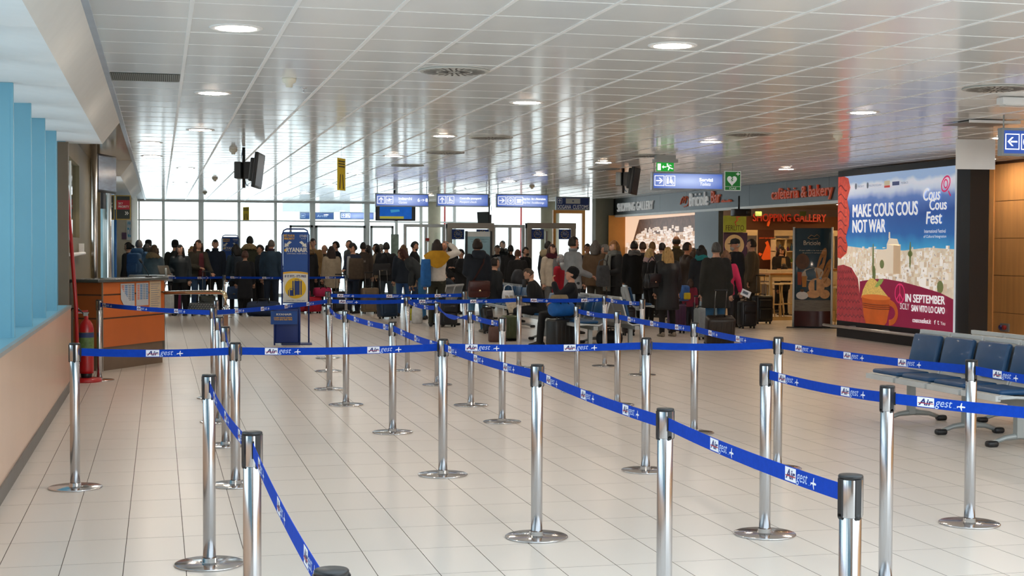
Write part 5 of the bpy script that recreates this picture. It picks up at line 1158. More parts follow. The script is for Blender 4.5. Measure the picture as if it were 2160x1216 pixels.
for nm, u, y, r, c in (('broad olive grey column behind the passport gates', 1160, 43.5, .29, '#8d8874'), ('beige column right of the far window', 916, 45.0, .2, '#cfc9b2')):
    t = thing('round_column', nm, 'column', (aty(u, 520, y).x, y, 0)); MB().lathe([(r, 0), (r, CEIL)], 24).build('shaft', mat(nm[:5] + ' plaster', c, rough=.7), t); MB().lathe([(r + .03, 0), (r + .03, .1), (r, .1)], 24).build('skirting', greyw, t)
for u, lab in ((938, 'thin red riser pipe left of the passport gates'), (1099, 'thin red riser pipe between the passport gates')):
    t = thing('red_pipe', lab, 'pipe', (aty(u, 500, 46.5).x, 46.5, 0)); MB().cyl((0, 0, 0), (0, 0, CEIL + .1), .03).build('pipe', mat('pipe red', '#b02a22'), t); MB().lathe([(.05, 0), (.05, .04), (.03, .04)], 12).build('collar', greyw, t)
t = thing('fire_notice', 'small red and white fire notice on the partition', 'sign', aty(897, 511, GY_ + .078)); MB().box((0, 0, 0), (.12, .02, .11)).build('plate', flat('white plate', '#e6e6e2'), t); MB().box((.01, -.003, .03), (.11, 0, .105)).build('red_field', flat('red field', '#c43a2e'), t)
t = thing('timetable_stand', 'narrow grey green stand beside the far glass door', 'stand', (aty(825, 540, 41).x, 41, 0)); MB().box((0, 0, 0), (.22, .05, 1.95)).build('board', mat('grey green print', '#6e8078', var=.25, scale=9), t); MB().box((-.05, -.1, 0), (.27, .15, .03)).build('foot', greyw, t)
t = thing('door_frame', 'warm wooden door frame left of the shop end wall', 'door frame', (aty(1236, 540, 41).x, 41.2, 0))
for x in (0, .9): MB().box((x - .95, 0, 0), (x - .87, .1, 2.6)).build('jamb', amber, t)
MB().box((-.95, 0, 2.6), (.03, .1, 2.7)).build('head_jamb', amber, t)
# ================================================================ PEOPLE
def cloth(c, rough=.85, bump=.5, bs=14, coat=0.0): return mat('cloth %s %s' % (c, rough), c, rough=rough, var=.12, scale=9, bump=bump, bscale=bs, coat=coat)
def skinm(c): return mat('skin ' + c, c, rough=.55, var=.06, scale=20)
def hairm(c): return mat('hair ' + c, c, rough=.55, var=.35, scale=60, bump=.6, bscale=120, stretch=(1, 1, .25))
eye_m = flat('dark eye', '#1d1512', .3); lip_m = flat('lip', '#a05a50', .5)
def ell_ring(c, rx, ry, n=14, M=None):
    r = [Vector((c[0] + rx * math.cos(2 * PI * k / n), c[1] + ry * math.sin(2 * PI * k / n), c[2])) for k in range(n)]
    return [M(p) for p in r] if M else r
def capsule(mb, pts, rs, n=10):
    """Tube along pts with rounded ends."""
    pts = [Vector(p) for p in pts]; d0 = (pts[0] - pts[1]).normalized(); d1 = (pts[-1] - pts[-2]).normalized()
    P = [pts[0] + d0 * rs[0] * .9, pts[0] + d0 * rs[0] * .55] + pts + [pts[-1] + d1 * rs[-1] * .55, pts[-1] + d1 * rs[-1] * .9]
    mb.tube(P, [rs[0] * .35, rs[0] * .8] + list(rs) + [rs[-1] * .8, rs[-1] * .35], n)
ARMS = {'down': ((.20, -.04, -1), (.03, .22, -1)), 'pocket': ((.32, -.2, -1), (-.28, .38, -.85)), 'phone': ((.12, .30, -1), (-.45, .80, .38)), 'front': ((.16, .12, -1), (-.5, .85, -.12)), 'up': ((.95, .12, .30), (-.75, .25, .62)),
        'pull': ((.10, -.30, -1), (.06, -.12, -1)), 'fwd': ((.10, .45, -1), (.0, .75, -.66)), 'face': ((.05, .75, -.66), (-.35, .35, .87)), 'hold': ((.2, .05, -1), (-.1, .95, -.3)), 'side': ((.35, .0, -1), (.15, .3, -.95))}
PEOPLE = []
def person(label, u, Y, vtop, face, top='#22252b', trs='#23262e', hair='#1d1815', hs='short', style='jacket', hem=.80, infl=.035, pose='stand', arms=('down', 'down'), skin='#c99a80', shoes='#1b1b1c', lean=0.0, X=None, h=None, sit=.45, headtilt=0.0, headyaw=0.0, extras=(), slim=1.0):
    p = aty(u, vtop, Y); x = p.x if X is None else X
    lean_r = R_(lean); hy = R_(headyaw)
    if h is None: h = (p.z - .015) / (1.0 if pose != 'sit' else 1.0)
    if pose == 'sit': s = (p.z - sit) / .80 if h is None or True else 1; s = max(.85, min(1.06, s))
    elif pose == 'bend': s = 1.0
    else: s = h / 1.72
    rz = R_(face)
    hipz = (sit / s + .09) if pose == 'sit' else .93
    hip = Vector((0, 0, hipz))
    def U(q): # torso space (standing coordinates) to posed space
        q = Vector(q) - Vector((0, 0, .93)); c, sn = math.cos(lean_r), math.sin(lean_r)
        return hip + Vector((q.x, q.y * c + q.z * sn, -q.y * sn + q.z * c))
    legs = []
    for sd in (-1, 1):
        if pose == 'sit': legs.append([(sd * .09, .02, hipz), (sd * .13, .42, hipz - .01), (sd * .13, .46, .09)])
        elif pose == 'walk': legs.append([(sd * .09, 0, .92), (sd * .095, .05 + sd * .09, .49), (sd * .10, -.02 + sd * .2, .09)])
        else: legs.append([(sd * .09, 0, .92), (sd * .105, .02, .49), (sd * .12, -.01, .09)])
    arms_p = []
    for sd, an in zip((-1, 1), arms):
        up_, fo = ARMS[an]; sh = Vector((sd * .168, -.005, 1.392))
        el = sh + Vector((up_[0] * sd, up_[1], up_[2])).normalized() * .285; wr_ = el + Vector((fo[0] * sd, fo[1], fo[2])).normalized() * .245
        arms_p.append([U(sh), U(el), U(wr_)])
    sk, M_ = skinm(skin), []
    # --- body core
    core = MB()
    core.loft([ell_ring((0, 0, z), rx * slim, ry, 12, U) for z, rx, ry in ((.86, .10, .08), (.92, .15, .10), (1.05, .135, .095), (1.2, .15, .10), (1.36, .165, .10), (1.44, .10, .07), (1.49, .055, .058), (1.55, .052, .056))], 0)
    for sd, L_ in enumerate(legs): capsule(core, L_, [.075, .052, .035])
    for A3 in arms_p: capsule(core, A3, [.045, .036, .026], 8)
    # --- head, in head space at the origin, face toward +y
    hd = MB(); n, m_ = 16, 12; vs = []
    for i in range(m_ + 1):
        la = -PI / 2 + PI * i / m_; cz, cr = math.sin(la), math.cos(la)
        for j in range(n):
            lo = 2 * PI * j / n; xx, yy = math.cos(lo) * cr, math.sin(lo) * cr
            k = 1 - .30 * max(0, -cz) ** 1.3 * (1 if True else 0); fx = .074 * k; fy = .092 * (1 - .10 * max(0, -cz)) if yy > 0 else .098 * (1 - .32 * max(0, -cz))
            vs.append(Vector((xx * fx, yy * fy + (.012 * max(0, -cz) if yy > 0 else .0), cz * .118)))
    fs = [(i * n + j, i * n + (j + 1) % n, (i + 1) * n + (j + 1) % n, (i + 1) * n + j) for i in range(m_) for j in range(n)]
    hd.add(vs, fs, 0, True)
    hd.add([(-.013, .090, -.035), (.013, .090, -.035), (0, .116, -.03), (0, .088, .022), (0, .09, -.045)], [(0, 2, 3), (2, 1, 3), (0, 4, 2), (4, 1, 2)], 0, True)
    for sd in (-1, 1):
        hd.ball((sd * .030, .081, .018), (.013, .008, .006), 8, 5, 1); hd.ball((sd * .030, .084, .034), (.018, .006, .004), 8, 4, 1); hd.ball((sd * .076, -.005, .0), (.010, .020, .030), 8, 6, 0)
    hd.ball((0, .092, -.063), (.024, .006, .007), 10, 5, 2)
    HC = U((0, .012, 1.605)); HM = Matrix.Translation(HC) @ Matrix.Rotation(hy, 4, 'Z') @ Matrix.Rotation(R_(headtilt) - (lean_r * .55), 4, 'X')
    hd.v = [tuple(HM @ Vector(q)) for q in hd.v]
    # --- hands
    for A3, sd in zip(arms_p, (-1, 1)):
        d = (A3[2] - A3[1]).normalized(); bx_, by_ = frame_of(d, Vector((0, 1, .2)))
        side = bx_ if bx_.dot(Vector((sd, 0, 0))) < 0 else -bx_
        w0 = A3[2]; pal = w0 + d * .05
        nb = d.cross(Vector((0, 0, 1)) if abs(d.z) < .9 else Vector((0, 1, 0))).normalized(); fl_ = d.cross(nb).normalized()
        hd.tube([w0 - d * .01, w0 + d * .03, w0 + d * .075, w0 + d * .09], [.022, .034, .038, .030], 8, 0, .45, fl_)
        for k, ln in enumerate((.062, .074, .068, .050)):
            o0 = w0 + d * .082 + nb * ((k - 1.5) * .018); cu = fl_ * (.012 + .004 * k)
            hd.tube([o0, o0 + d * ln * .5 + cu * .5, o0 + d * ln * .85 + cu * 2.2], [.0085, .008, .006], 5)
        hd.tube([w0 + d * .03 + nb * -.03, w0 + d * .06 + nb * -.052, w0 + d * .088 + nb * -.058], [.011, .010, .007], 5)
    # --- top garment
    tp = MB(); t = infl; tor = []
    zz = [hem] + [z for z in (.70, .80, .90, .98, 1.06, 1.14, 1.22, 1.30) if z > hem + .03]
    base = lambda z: (.150, .118) if z < .98 else ((.146 - .012 * math.sin((z - .98) / .24 * PI), .106) if z < 1.22 else (.156, .112))
    low = max(0, .86 - hem)
    for z in zz:
        rx, ry = base(z); fl2 = max(0, .90 - z) * .07
        rip = .010 * math.sin(z * 2 * PI / .085) if style == 'puffer' else 0
        if pose == 'sit' and z < .92: continue
        tor.append(ell_ring((0, 0, z), (rx + t + fl2 + rip) * slim, ry + t + fl2 + rip, 16, U))
    tor += [ell_ring((0, 0, 1.36), (.138 + t * .75) * slim, .102 + t * .8, 16, U), ell_ring((0, -.005, 1.415), (.102 + t * .45) * slim, .082 + t * .6, 16, U), ell_ring((0, -.005, 1.455), .076 + t * .3, .068 + t * .3, 16, U), ell_ring((0, -.004, 1.482), .062 + t * .25, .060 + t * .25, 16, U)]
    if pose == 'sit': tor = [ell_ring((0, 0, .86), (.17 + t) * slim, .14 + t, 16, U)] + tor
    tp.loft(tor, 0)
    for A3 in arms_p:
        e = A3[1] + (A3[2] - A3[1]) * .97
        q1 = A3[0].lerp(A3[1], .5); q2 = A3[1].lerp(e, .5)
        capsule(tp, [A3[0], q1, A3[1], q2, e], [.058 + t * .6, .050 + t * .65, .045 + t * .6, .040 + t * .6, .034 + t * .55], 12)
    # --- trousers
    tr = MB()
    tr.loft([ell_ring((0, 0, z), rx * slim, ry, 14, (U if pose != 'sit' else (lambda q: hip + Vector((q.x, q.y, q.z - .93))))) for z, rx, ry in ((.80, .12, .10), (.86, .168, .125), (.93, .175, .128), (1.02, .16, .118))], 0)
    for L_ in legs:
        a, k, f = [Vector(q) for q in L_]
        capsule(tr, [a, a.lerp(k, .5), k, k.lerp(f, .5), f + Vector((0, 0, -.02))], [.098, .085, .068, .062, .055], 12)
    # --- shoes
    SH = []
    for L_ in legs:
        f = Vector(L_[2]); q = MB(); x0, y0 = f.x, f.y; rings = []
        for yy, w, hh in ((-.085, .028, .06), (-.07, .036, .085), (-.02, .040, .105), (.04, .042, .085), (.10, .046, .062), (.15, .042, .05), (.185, .026, .04)):
            rings.append([Vector((x0 + w * math.cos(k), y0 + yy, (hh / 2) + hh / 2 * math.sin(k))) for k in [2 * PI * i / 10 for i in range(10)]])
        q.loft(rings, 0); SH.append(q)
    # --- hair or hat
    hm_ = MB(); vs = []; n, m2 = 18, 12
    big = {'curly': 1.28, 'afro': 1.35}.get(hs, 1.13)
    if hs != 'bald':
        for i in range(m2 + 1):
            la = -PI / 2 + PI * i / m2; cz, cr = math.sin(la), math.cos(la)
            for j in range(n):
                lo = 2 * PI * j / n; xx, yy = math.cos(lo) * cr, math.sin(lo) * cr
                lim = .40 if hs != 'fringe' else .22
                facep = yy > .15 and cz < lim + .18 * abs(xx); low_ = cz < (-.45 if hs in ('short', 'crop', 'side', 'bun', 'pony', 'curly') else -.9)
                r = big if not (facep or low_) else .82
                if hs == 'crop': r = 1.05 if r > 1 else r
                if hs == 'side' and cz > .35: r = .9
                if hs in ('curly', 'afro') and r > 1: r += .09 * math.sin(7 * lo + 5 * la) * math.cos(9 * la)
                vs.append(Vector((xx * .076 * r, yy * .096 * r - .004, cz * .118 * r)))
        hm_.add(vs, [(i * n + j, i * n + (j + 1) % n, (i + 1) * n + (j + 1) % n, (i + 1) * n + j) for i in range(m2) for j in range(n)], 0, True)
        if hs in ('long', 'fringe', 'bob', 'mid'):
            ln = {'long': .42, 'fringe': .16, 'bob': .17, 'mid': .28}[hs]; rg = []
            for k in range(7):
                f = k / 6; z = .04 - (ln + .04) * f; w = .088 + .022 * math.sin(PI * min(1, f * 1.2)); 
                rg.append([Vector((w * math.cos(a), -.045 - .02 * f + (.065 + .01 * f) * math.sin(a) * (1 if math.sin(a) < 0 else .55), z)) for a in [2 * PI * i / 14 for i in range(14)]])
            hm_.loft(rg, 0)
            for sd in (-1, 1): hm_.tube([(sd * .078, .015, .05), (sd * .088, .022, -.06), (sd * .092, .02, -ln * .55), (sd * .085, .0, -ln * .9)], [.02, .026, .026, .014], 7)
        if hs == 'bun': hm_.ball((0, -.10, .07), .042, 10, 8)
        if hs == 'pony': hm_.tube([(0, -.10, .05), (0, -.15, .02), (0, -.16, -.10), (0, -.14, -.2)], [.025, .035, .03, .012], 8)
    s4 = Matrix.Scale(s, 4)
    def S4(mb, M=None):
        mb.v = [tuple((Vector(q) if M is None else M @ Vector(q)) * s) for q in mb.v]; return mb
    root = S4(core).build('person', [sk, eye_m, lip_m], None, (x, Y, 0), rz)
    tag(root, label, 'person')
    md = root.modifiers.new('remesh', 'REMESH'); md.mode = 'VOXEL'; md.voxel_size = .03
    PEOPLE.append((root, S4(hd), [sk, eye_m, lip_m]))
    def garment(mb, nm, m, vox=.021, it=3, keep=True):
        o = S4(mb).build(nm, m, root)
        md = o.modifiers.new('remesh', 'REMESH'); md.mode = 'VOXEL'; md.voxel_size = vox; md.use_smooth_shade = True
        ms = o.modifiers.new('smooth', 'SMOOTH'); ms.factor = .5; ms.iterations = it
        return o
    tm = cloth(top, .42 if style == 'leather' else (.55 if style == 'puffer' else .88), coat=.0)
    garment(tp, {'sweater': 'sweater', 'puffer': 'puffer_jacket', 'long': 'coat'}.get(style, 'jacket'), tm)
    garment(tr, 'trousers', cloth(trs))
    for q in SH: S4(q).build('shoe', mat('shoe ' + shoes, shoes, rough=.5), root)
    if hm_.v: S4(hm_, HM).build('hair', hairm(hair), root)
    for ex in extras:
        k = ex[0]; q = MB(); c = ex[1]
        if k == 'scarf':
            for dz, rr in ((1.445, .098), (1.475, .090), (1.50, .082)): q.tube([U((math.cos(a) * (rr + t * .5), math.sin(a) * (rr + t * .5) - .005, dz + .012 * math.sin(3 * a))) for a in [2 * PI * i / 16 for i in range(17)]], .030, 8)
            if len(ex) > 2: # hanging ends in front
                for sd in (-1, 1): q.tube([U((sd * .06, .10 + t, 1.45)), U((sd * .075, .135 + t, 1.3)), U((sd * .075, .14 + t, 1.1)), U((sd * .08, .14 + t, ex[2]))], [.04, .055, .06, .06], 8, 0, .3, Vector((0, 1, 0)))
            S4(q).build('scarf', cloth(c, .95, .9, 60), root)
        elif k == 'shawl':   # pointed scarf over the shoulders and back
            rg = []
            for f in range(6):
                g = f / 5; rg.append([U((math.cos(a) * (.085 + t + .15 * g ** .8), (math.sin(a) * (.095 + t + .085 * g ** .6)) - .01, 1.51 - (.10 + .25 * max(0, -math.sin(a)) ** 2 + .1 * max(0, math.sin(a))) * g)) for a in [2 * PI * i / 20 for i in range(20)]])
            q.loft(rg, 0, True, False); S4(q).build('shawl', cloth(c, .95, .9, 40), root)
        elif k == 'hood':
            rg = [[U((math.cos(a) * r1, y1 + math.sin(a) * r1 * .55 - .02, z1)) for a in [2 * PI * i / 16 for i in range(16)]] for r1, y1, z1 in ((.09, -.06, 1.36), (.13, -.09, 1.41), (.15, -.08, 1.47), (.13, -.06, 1.52), (.10, -.05, 1.54))]
            q.loft(rg, 0); S4(q).build('hood', cloth(c), root)
        elif k == 'fur':
            for a0 in range(40):
                a = PI * (1.0 + a0 / 39.0); w = .145; px = U((math.cos(a) * w, math.sin(a) * .11 - .02, 1.50 - .06 * abs(math.cos(a)) ** 3 - .02 * math.sin(a)))
                q.ball(px, (.035 + rnd.uniform(0, .012),) * 3, 6, 5)
                if a0 % 2: q.ball(U((math.cos(a) * w * .8, math.sin(a) * .13 - .02, 1.46 + .02 * rnd.random())), (.04,) * 3, 6, 5)
            S4(q).build('fur_trim', hairm(c), root)
        elif k == 'beanie':
            q.lathe([(.083, .012), (.092, .02), (.092, .055), (.088, .06), (.086, .09), (.070, .125), (.035, .148), (.0, .152)], 18); q.v = [(p[0] * .95, p[1] * 1.18, p[2]) for p in q.v]; S4(q, HM).build('beanie', cloth(c, .95, .9, 60), root)
        elif k == 'cap':
            q.lathe([(.080, .02), (.086, .03), (.084, .075), (.068, .108), (.03, .126), (.0, .128)], 18); q.v = [(p[0] * .98, p[1] * 1.16, p[2]) for p in q.v]
            q.loft([[Vector((.072 * math.cos(a), .07 + yo + .02 * math.sin(a), .03 - dz)) for a in [PI * i / 8 for i in range(9)]] for yo, dz in ((0, 0), (.05, .008), (.05, .016), (0, .008))], 0, True, False, False); S4(q, HM).build('cap', cloth(c), root)
        elif k == 'glasses':
            for sd in (-1, 1): q.tube([(sd * .032 + .022 * math.cos(a), .098, .016 + .016 * math.sin(a)) for a in [2 * PI * i / 10 for i in range(11)]], .0025, 4); q.tube([(sd * .054, .096, .02), (sd * .078, .03, .02), (sd * .08, -.01, .012)], .0025, 4)
            if c == 'head': q.v = [(p[0], p[1] - .02, p[2] + .085) for p in q.v]
            S4(q, HM).build('glasses', blackp, root)
        elif k == 'beard':
            q.ball((0, .062, -.075), (.052, .040, .042), 10, 7); q.ball((0, .090, -.048), (.028, .010, .008), 8, 5); S4(q, HM).build('beard', hairm(c), root)
        elif k == 'shirt':   # open jacket showing what is worn beneath
            q.loft([[U((xx, (.118 if z < 1.25 else .112) + t + .012 - abs(xx) * .12, z)) for xx in (-w, -w / 2, 0, w / 2, w)] for z, w in ((.88, .07), (1.0, .07), (1.15, .065), (1.3, .06), (1.42, .045))], 0, True, False, False)
            o = S4(q).build('inner_top', cloth(c), root); sm_ = o.modifiers.new('thick', 'SOLIDIFY'); sm_.thickness = .012
        elif k == 'collar':
            q.lathe([(.074, 0), (.078, .0), (.082, .05), (.076, .05)], 18); q.v = [tuple(U((p[0], p[1], p[2] + 1.47))) for p in q.v]; S4(q).build('collar', cloth(c), root)
        elif k == 'strap':   # bag strap across the back
            q.tube([U((.12, .08, 1.46)), U((.13, -.03, 1.485)), U((.05, -.14 - t, 1.30)), U((-.10, -.14 - t, 1.05)), U((-.19, -.08 - t, .88))], .018, 6, 0, .35, Vector((0, 1, 0))); S4(q).build('strap', cloth(c), root)
        elif k == 'print':
            put_text(q, ex[2], (0, 0, 0), Vector((1, 0, 0)), Z_, .22, .055); q.v = [tuple(U((p[0] - .11, -.155 - t, p[2] + 1.22))) for p in q.v]; S4(q).build('back_print', flat('grey print text', c), root)
        elif k == 'backpack':
            bb = MB().rbox((-.15, -.30 - t, .98), (.15, -.115 - t * .6, 1.43), .06); bb.rbox((-.12, -.345 - t, 1.0), (.12, -.28 - t, 1.2), .03)
            for sd in (-1, 1): bb.tube([(sd * .1, -.13 - t, 1.40), (sd * .11, -.05, 1.49), (sd * .12, .09 + t, 1.40), (sd * .13, .12 + t, 1.2), (sd * .14, .02, 1.05), (sd * .13, -.13 - t, 1.02)], .022, 6, 0, .4)
            bb.v = [tuple(U(p)) for p in bb.v]; o = S4(bb).build('backpack', cloth(c), None, (x, Y, 0), rz); tag(o, ex[2], 'backpack')
    return root
# colours
BK, NV, CH, JN, OL, BR, GY3 = '#17181b', '#1d2a3c', '#2b2c2e', '#2f4a6b', '#3f3d2a', '#4a3524', '#6b6e70'
bh, dh, gh, lb2 = '#3a2618', '#15110f', '#6d6a66', '#b08d52'
P = person
P('person in black with a dark ponytail at the far left beside the pale cladding', 271, 35.4, 511, 60, BK, BK, dh, 'pony')
P('person in a blue denim hooded jacket with cropped grey hair, seen from behind', 293, 33, 505, -25, '#4a6f92', JN, gh, 'crop', extras=[('hood', '#41678c'), ('backpack', '#3b6088', 'blue backpack worn over the denim jacket')])
P('person in a black cap behind the blue denim jacket', 313, 36.5, 505, 0, BK, BK, dh, 'crop', extras=[('cap', BK)])
P('dark haired person in a blue jacket squeezed behind the fur hood', 309, 33.8, 514, -40, '#34557a', JN, dh, 'bob')
P('person in a grey blue down jacket with tan fur hood, seen from behind', 325, 31.6, 516, -30, '#4d606c', JN, '#5b4634', 'bob', style='puffer', extras=[('fur', '#8d7858')])
P('person in black jacket and black beanie with back turned left of the bag sizer', 369, 35.4, 507, -15, '#1e2220', BK, dh, 'crop', extras=[('beanie', BK)])
P('person with long black hair in a black puffer jacket facing the camera, holding papers', 380, 33.8, 516, 165, '#1c262c', BK, dh, 'long', style='puffer', arms=('down', 'hold'), skin='#e0b49c')
P('person in an open olive parka over a burgundy top, long brown hair', 418, 34.5, 506, 205, '#38342a', JN, bh, 'long', arms=('fwd', 'front'), extras=[('shirt', '#58202c')])
P('short person peeking out behind the olive parka', 438, 36.5, 525, 160, BR, BK, bh, 'mid')
P('blond person half hidden behind the olive parka', 405, 37.4, 519, 170, '#6f655a', BK, lb2, 'bob')
P('person in a navy zipped jacket with dark short hair facing the camera', 454, 36.0, 505, 185, '#1a2638', BK, dh, 'short', skin='#d6a68c', extras=[('collar', '#1a2638')])
P('person with dark hair in a navy jacket with a backpack, seen from behind', 498, 34.6, 515, 25, '#22323f', BK, dh, 'bob', extras=[('backpack', '#27313c', 'dark backpack with grey trim in the crowd left of the bag sizer')])
P('tall person in an olive parka with tan fur hood, back turned', 527, 35.6, 498, -10, '#363a2c', BK, '#1c1a1a', 'short', extras=[('fur', '#a08a64')])
P('short person in a long black coat with curly auburn hair, back turned', 517, 33.7, 530, 0, '#16191f', BK, '#4a2a20', 'curly', style='long', hem=.45)
P('person in a navy coat looking down toward the left', 550, 34.9, 516, 110, '#1c2733', BK, '#2a2420', 'short', headtilt=-20)
P('grey haired person in a navy jacket standing left of the bag sizer, holding a bag', 572, 34.0, 505, -20, '#22394c', NV, '#57504a', 'crop', arms=('down', 'down'), extras=[('collar', '#3c2430')])
P('dark head between two passengers left of the bag sizer', 565, 37.5, 517, 20, BK, BK, dh, 'short')
P('blond person in a black jacket right of the bag sizer, back turned', 648, 35.2, 511, 10, '#191b1f', BK, '#c4a067', 'bob', infl=.045, extras=[('fur', '#6b5232')])
P('smiling person in a camel coat behind the blond one', 660, 37.6, 503, 160, '#a9875a', BK, '#2a201a', 'short', skin='#d9a78c', extras=[('shirt', '#e2ddd4')])
P('balding person glimpsed beside the camel coat', 685, 38.4, 516, 130, '#4b4238', BK, '#6b5a4a', 'side')
P('person with very long dark hair in a cream tweed coat, back turned', 699, 35.2, 519, 15, '#a79b86', BK, '#2b1c18', 'long', style='long', hem=.62)
P('person in a navy jacket with dark quiff looking left', 709, 37.2, 509, 100, '#1a2230', BK, dh, 'short')
P('tall person in a charcoal jacket looking left behind curly hair', 737, 39.2, 506, 110, '#2e3438', BK, bh, 'crop')
P('person with curly black hair in navy, carrying a folded coat', 745, 34.3, 514, 130, '#1c2840', NV, dh, 'curly', arms=('hold', 'front'), headtilt=-18, extras=[('shirt', '#9aa0a6')])
P('bearded person in a brown sweatshirt with lettering on the back', 766, 36.0, 511, -20, '#453c36', BK, dh, 'short', style='sweater', extras=[('print', '#a9a29a', 'OVERSE'), ('beard', dh)])
P('dark head behind the lettered sweatshirt', 777, 38.8, 517, 60, BK, BK, dh, 'bob')
P('dark haired person looking left in a beige coat', 794, 37.2, 514, 90, '#8d7c66', BK, dh, 'bob')
P('grey haired person far behind the black jacket', 804, 39.6, 514, 60, GY3, BK, gh, 'crop')
P('person in a black jacket with black hair, back turned, hands in front', 815, 34.0, 511, -10, '#171b22', '#3c4a55', dh, 'short', arms=('front', 'front'), infl=.05)
P('person in a navy top and jeans with a lilac scarf, beside the navy trolley', 851, 32.6, 516, -15, '#1c2735', '#2c5082', '#6e4e2e', 'mid', extras=[('scarf', '#8f8ea0')])
P('bearded person in black looking down to the right', 874, 36.0, 509, -110, BK, BK, dh, 'short', headtilt=-15, extras=[('beard', dh)])
P('child with brown hair in a beige top', 869, 34.2, 541, 10, '#b59a7e', JN, bh, 'crop', slim=.8)
P('person in a grey coat with auburn hair bending forward over the luggage', 892, 31.2, 522, 70, '#343a3e', '#2f6da0', '#4a241c', 'bob', style='long', hem=.70, pose='bend', lean=42, arms=('fwd', 'fwd'))
P('person with long dark hair, mustard scarf and white sleeves raising one arm', 922, 28.4, 505, -10, '#e2dfd8', '#34352a', '#241812', 'long', style='sweater', hem=.9, arms=('down', 'up'), extras=[('shawl', '#b98a1e')])
P('bald person behind the raised white sleeve', 937, 35.2, 510, 150, BK, BK, '#5a4a40', 'bald', skin='#a8755c')
P('dark haired person behind the raised white sleeve', 950, 36.8, 516, 20, BK, BK, dh, 'short')
P('seated person in a navy suit resting the face in one hand', 961, 29.3, 569, 60, '#1a2836', '#3a5a80', '#2b221c', 'short', pose='sit', lean=28, arms=('front', 'face'), headtilt=-12, extras=[('shirt', '#dcdcd8')], sit=.44)
P('person in black holding a phone beside the info panel', 973, 33.6, 525, 120, BK, BK, dh, 'short', arms=('phone', 'phone'), headtilt=-20)
P('person in a dark navy parka and jeans with a brown leather bag, back turned', 1007, 26.3, 506, 8, '#1b222c', '#4a789c', '#2a1c14', 'curly', infl=.06, hem=.78, shoes='#8d8d8a', arms=('front', 'down'), extras=[('hood', '#1f2732'), ('strap', '#3a1d1c')])
P('seated person in a dark coat looking right behind the leather bag', 1047, 29.6, 553, -70, '#22262a', BK, dh, 'short', pose='sit', X=6.85, skin='#d0a085', sit=.44)
P('person in a dark suit and tie facing the camera before the gates', 1049, 36.6, 517, 180, '#1a222c', BK, '#5a5550', 'short', extras=[('shirt', '#aab4c0')])
P('tall young person in black behind the dark suit', 1060, 38.6, 508, -165, BK, BK, bh, 'short', extras=[('scarf', BK)])
P('person in black with hair tied back before the gates', 1077, 35.4, 517, -30, BK, BK, dh, 'pony')
P('person in a black sweater with brown hair bun, back turned at the long bench', 1092, 31.9, 526, -10, '#16171a', BK, '#5a3a26', 'bun', style='sweater', infl=.03)
P('bearded person in black right of the hair bun', 1108, 34.4, 521, -140, BK, BK, dh, 'short', extras=[('beard', dh)])
P('person in a navy jacket with cream fur behind the burgundy scarf', 1156, 31.2, 508, -60, '#1c2430', BK, dh, 'crop', extras=[('hood', '#8f8266')])
P('person with long brown hair, burgundy scarf and cream coat', 1164, 29.4, 515, 195, '#c9bfae', '#6d7072', '#3b241a', 'long', skin='#dcae98', extras=[('scarf', '#4a1526'), ('shirt', '#77797c')])
P('tall person in a grey sweater with sunglasses on the head, looking right', 1209, 25.6, 499, -75, '#8b8f92', '#2a2f36', '#241c17', 'short', style='sweater', arms=('front', 'hold'), skin='#c8937a', extras=[('glasses', 'head'), ('beard', '#2a211c'), ('collar', '#83888c')])
P('person in a red jacket with grey hood half hidden by the grey sweater', 1183, 27.2, 545, 40, '#a3142a', '#6d7072', '#8d8f92', 'bob', h=1.45, extras=[('hood', '#9ea3a6')])
P('seated person in a black sweater looking at a phone on the bench', 1142, 23.9, 572, 72, '#17191c', '#1a1c22', '#4a3a2e', 'crop', X=6.32, style='sweater', pose='sit', lean=16, arms=('phone', 'phone'), headtilt=-30, sit=.44, extras=[('beard', '#4a3a2e')])
P('seated person in a black beanie and dark coat with head tilted back', 1209, 22.3, 575, 78, '#1b1d22', BK, dh, 'crop', X=6.35, pose='sit', lean=-8, headtilt=25, arms=('face', 'front'), sit=.44, skin='#cf9d86', extras=[('beanie', BK), ('glasses', BK)])
P('person with dark rimmed glasses in black before the far door', 1239, 33.2, 514, 175, BK, BK, dh, 'short', skin='#b98468', extras=[('glasses', BK)])
P('grey haired person in a brown suede jacket, back turned', 1256, 28.4, 507, -35, '#5a4632', '#3b372f', '#57534f', 'bob', infl=.05, extras=[('collar', '#2c2c2c')])
P('grey curly haired person behind the brown suede jacket', 1277, 31.4, 517, 60, '#3c3d3c', BK, '#757370', 'curly')
P('person with a blond fringe, grey knit scarf and dark jacket looking left', 1296, 27.6, 507, 105, '#222426', BK, '#9b6a38', 'fringe', arms=('front', 'front'), skin='#e0b398', extras=[('scarf', '#6d706c', .72)])
P('person in a black coat with a checked scarf, back turned', 1338, 29.4, 508, -10, '#111316', BK, '#241a14', 'short', style='long', hem=.6, extras=[('scarf', '#6a6a6a')])
P('dark head at the middle of the shop queue', 1356, 31.6, 510, 0, BK, BK, bh, 'short')
P('person in a brown cap and brown jacket in the shop queue', 1376, 32.6, 510, -40, '#6d4c2e', BK, '#8a6a44', 'short')
P('person with short blond hair, black jacket and pink scarf looking right', 1370, 28.6, 524, -80, '#141518', BK, '#d6b87e', 'bob', extras=[('scarf', '#c9aeb0')], skin='#d9a48a')
P('dark haired person before the harbour picture', 1397, 31.2, 512, 10, '#2c3138', BK, dh, 'short')
P('balding person in a striped olive jacket before the harbour picture', 1427, 29.6, 497, 0, '#4c4430', BK, '#2b2018', 'side', extras=[('collar', '#7d6a3c')], skin='#a8714e')
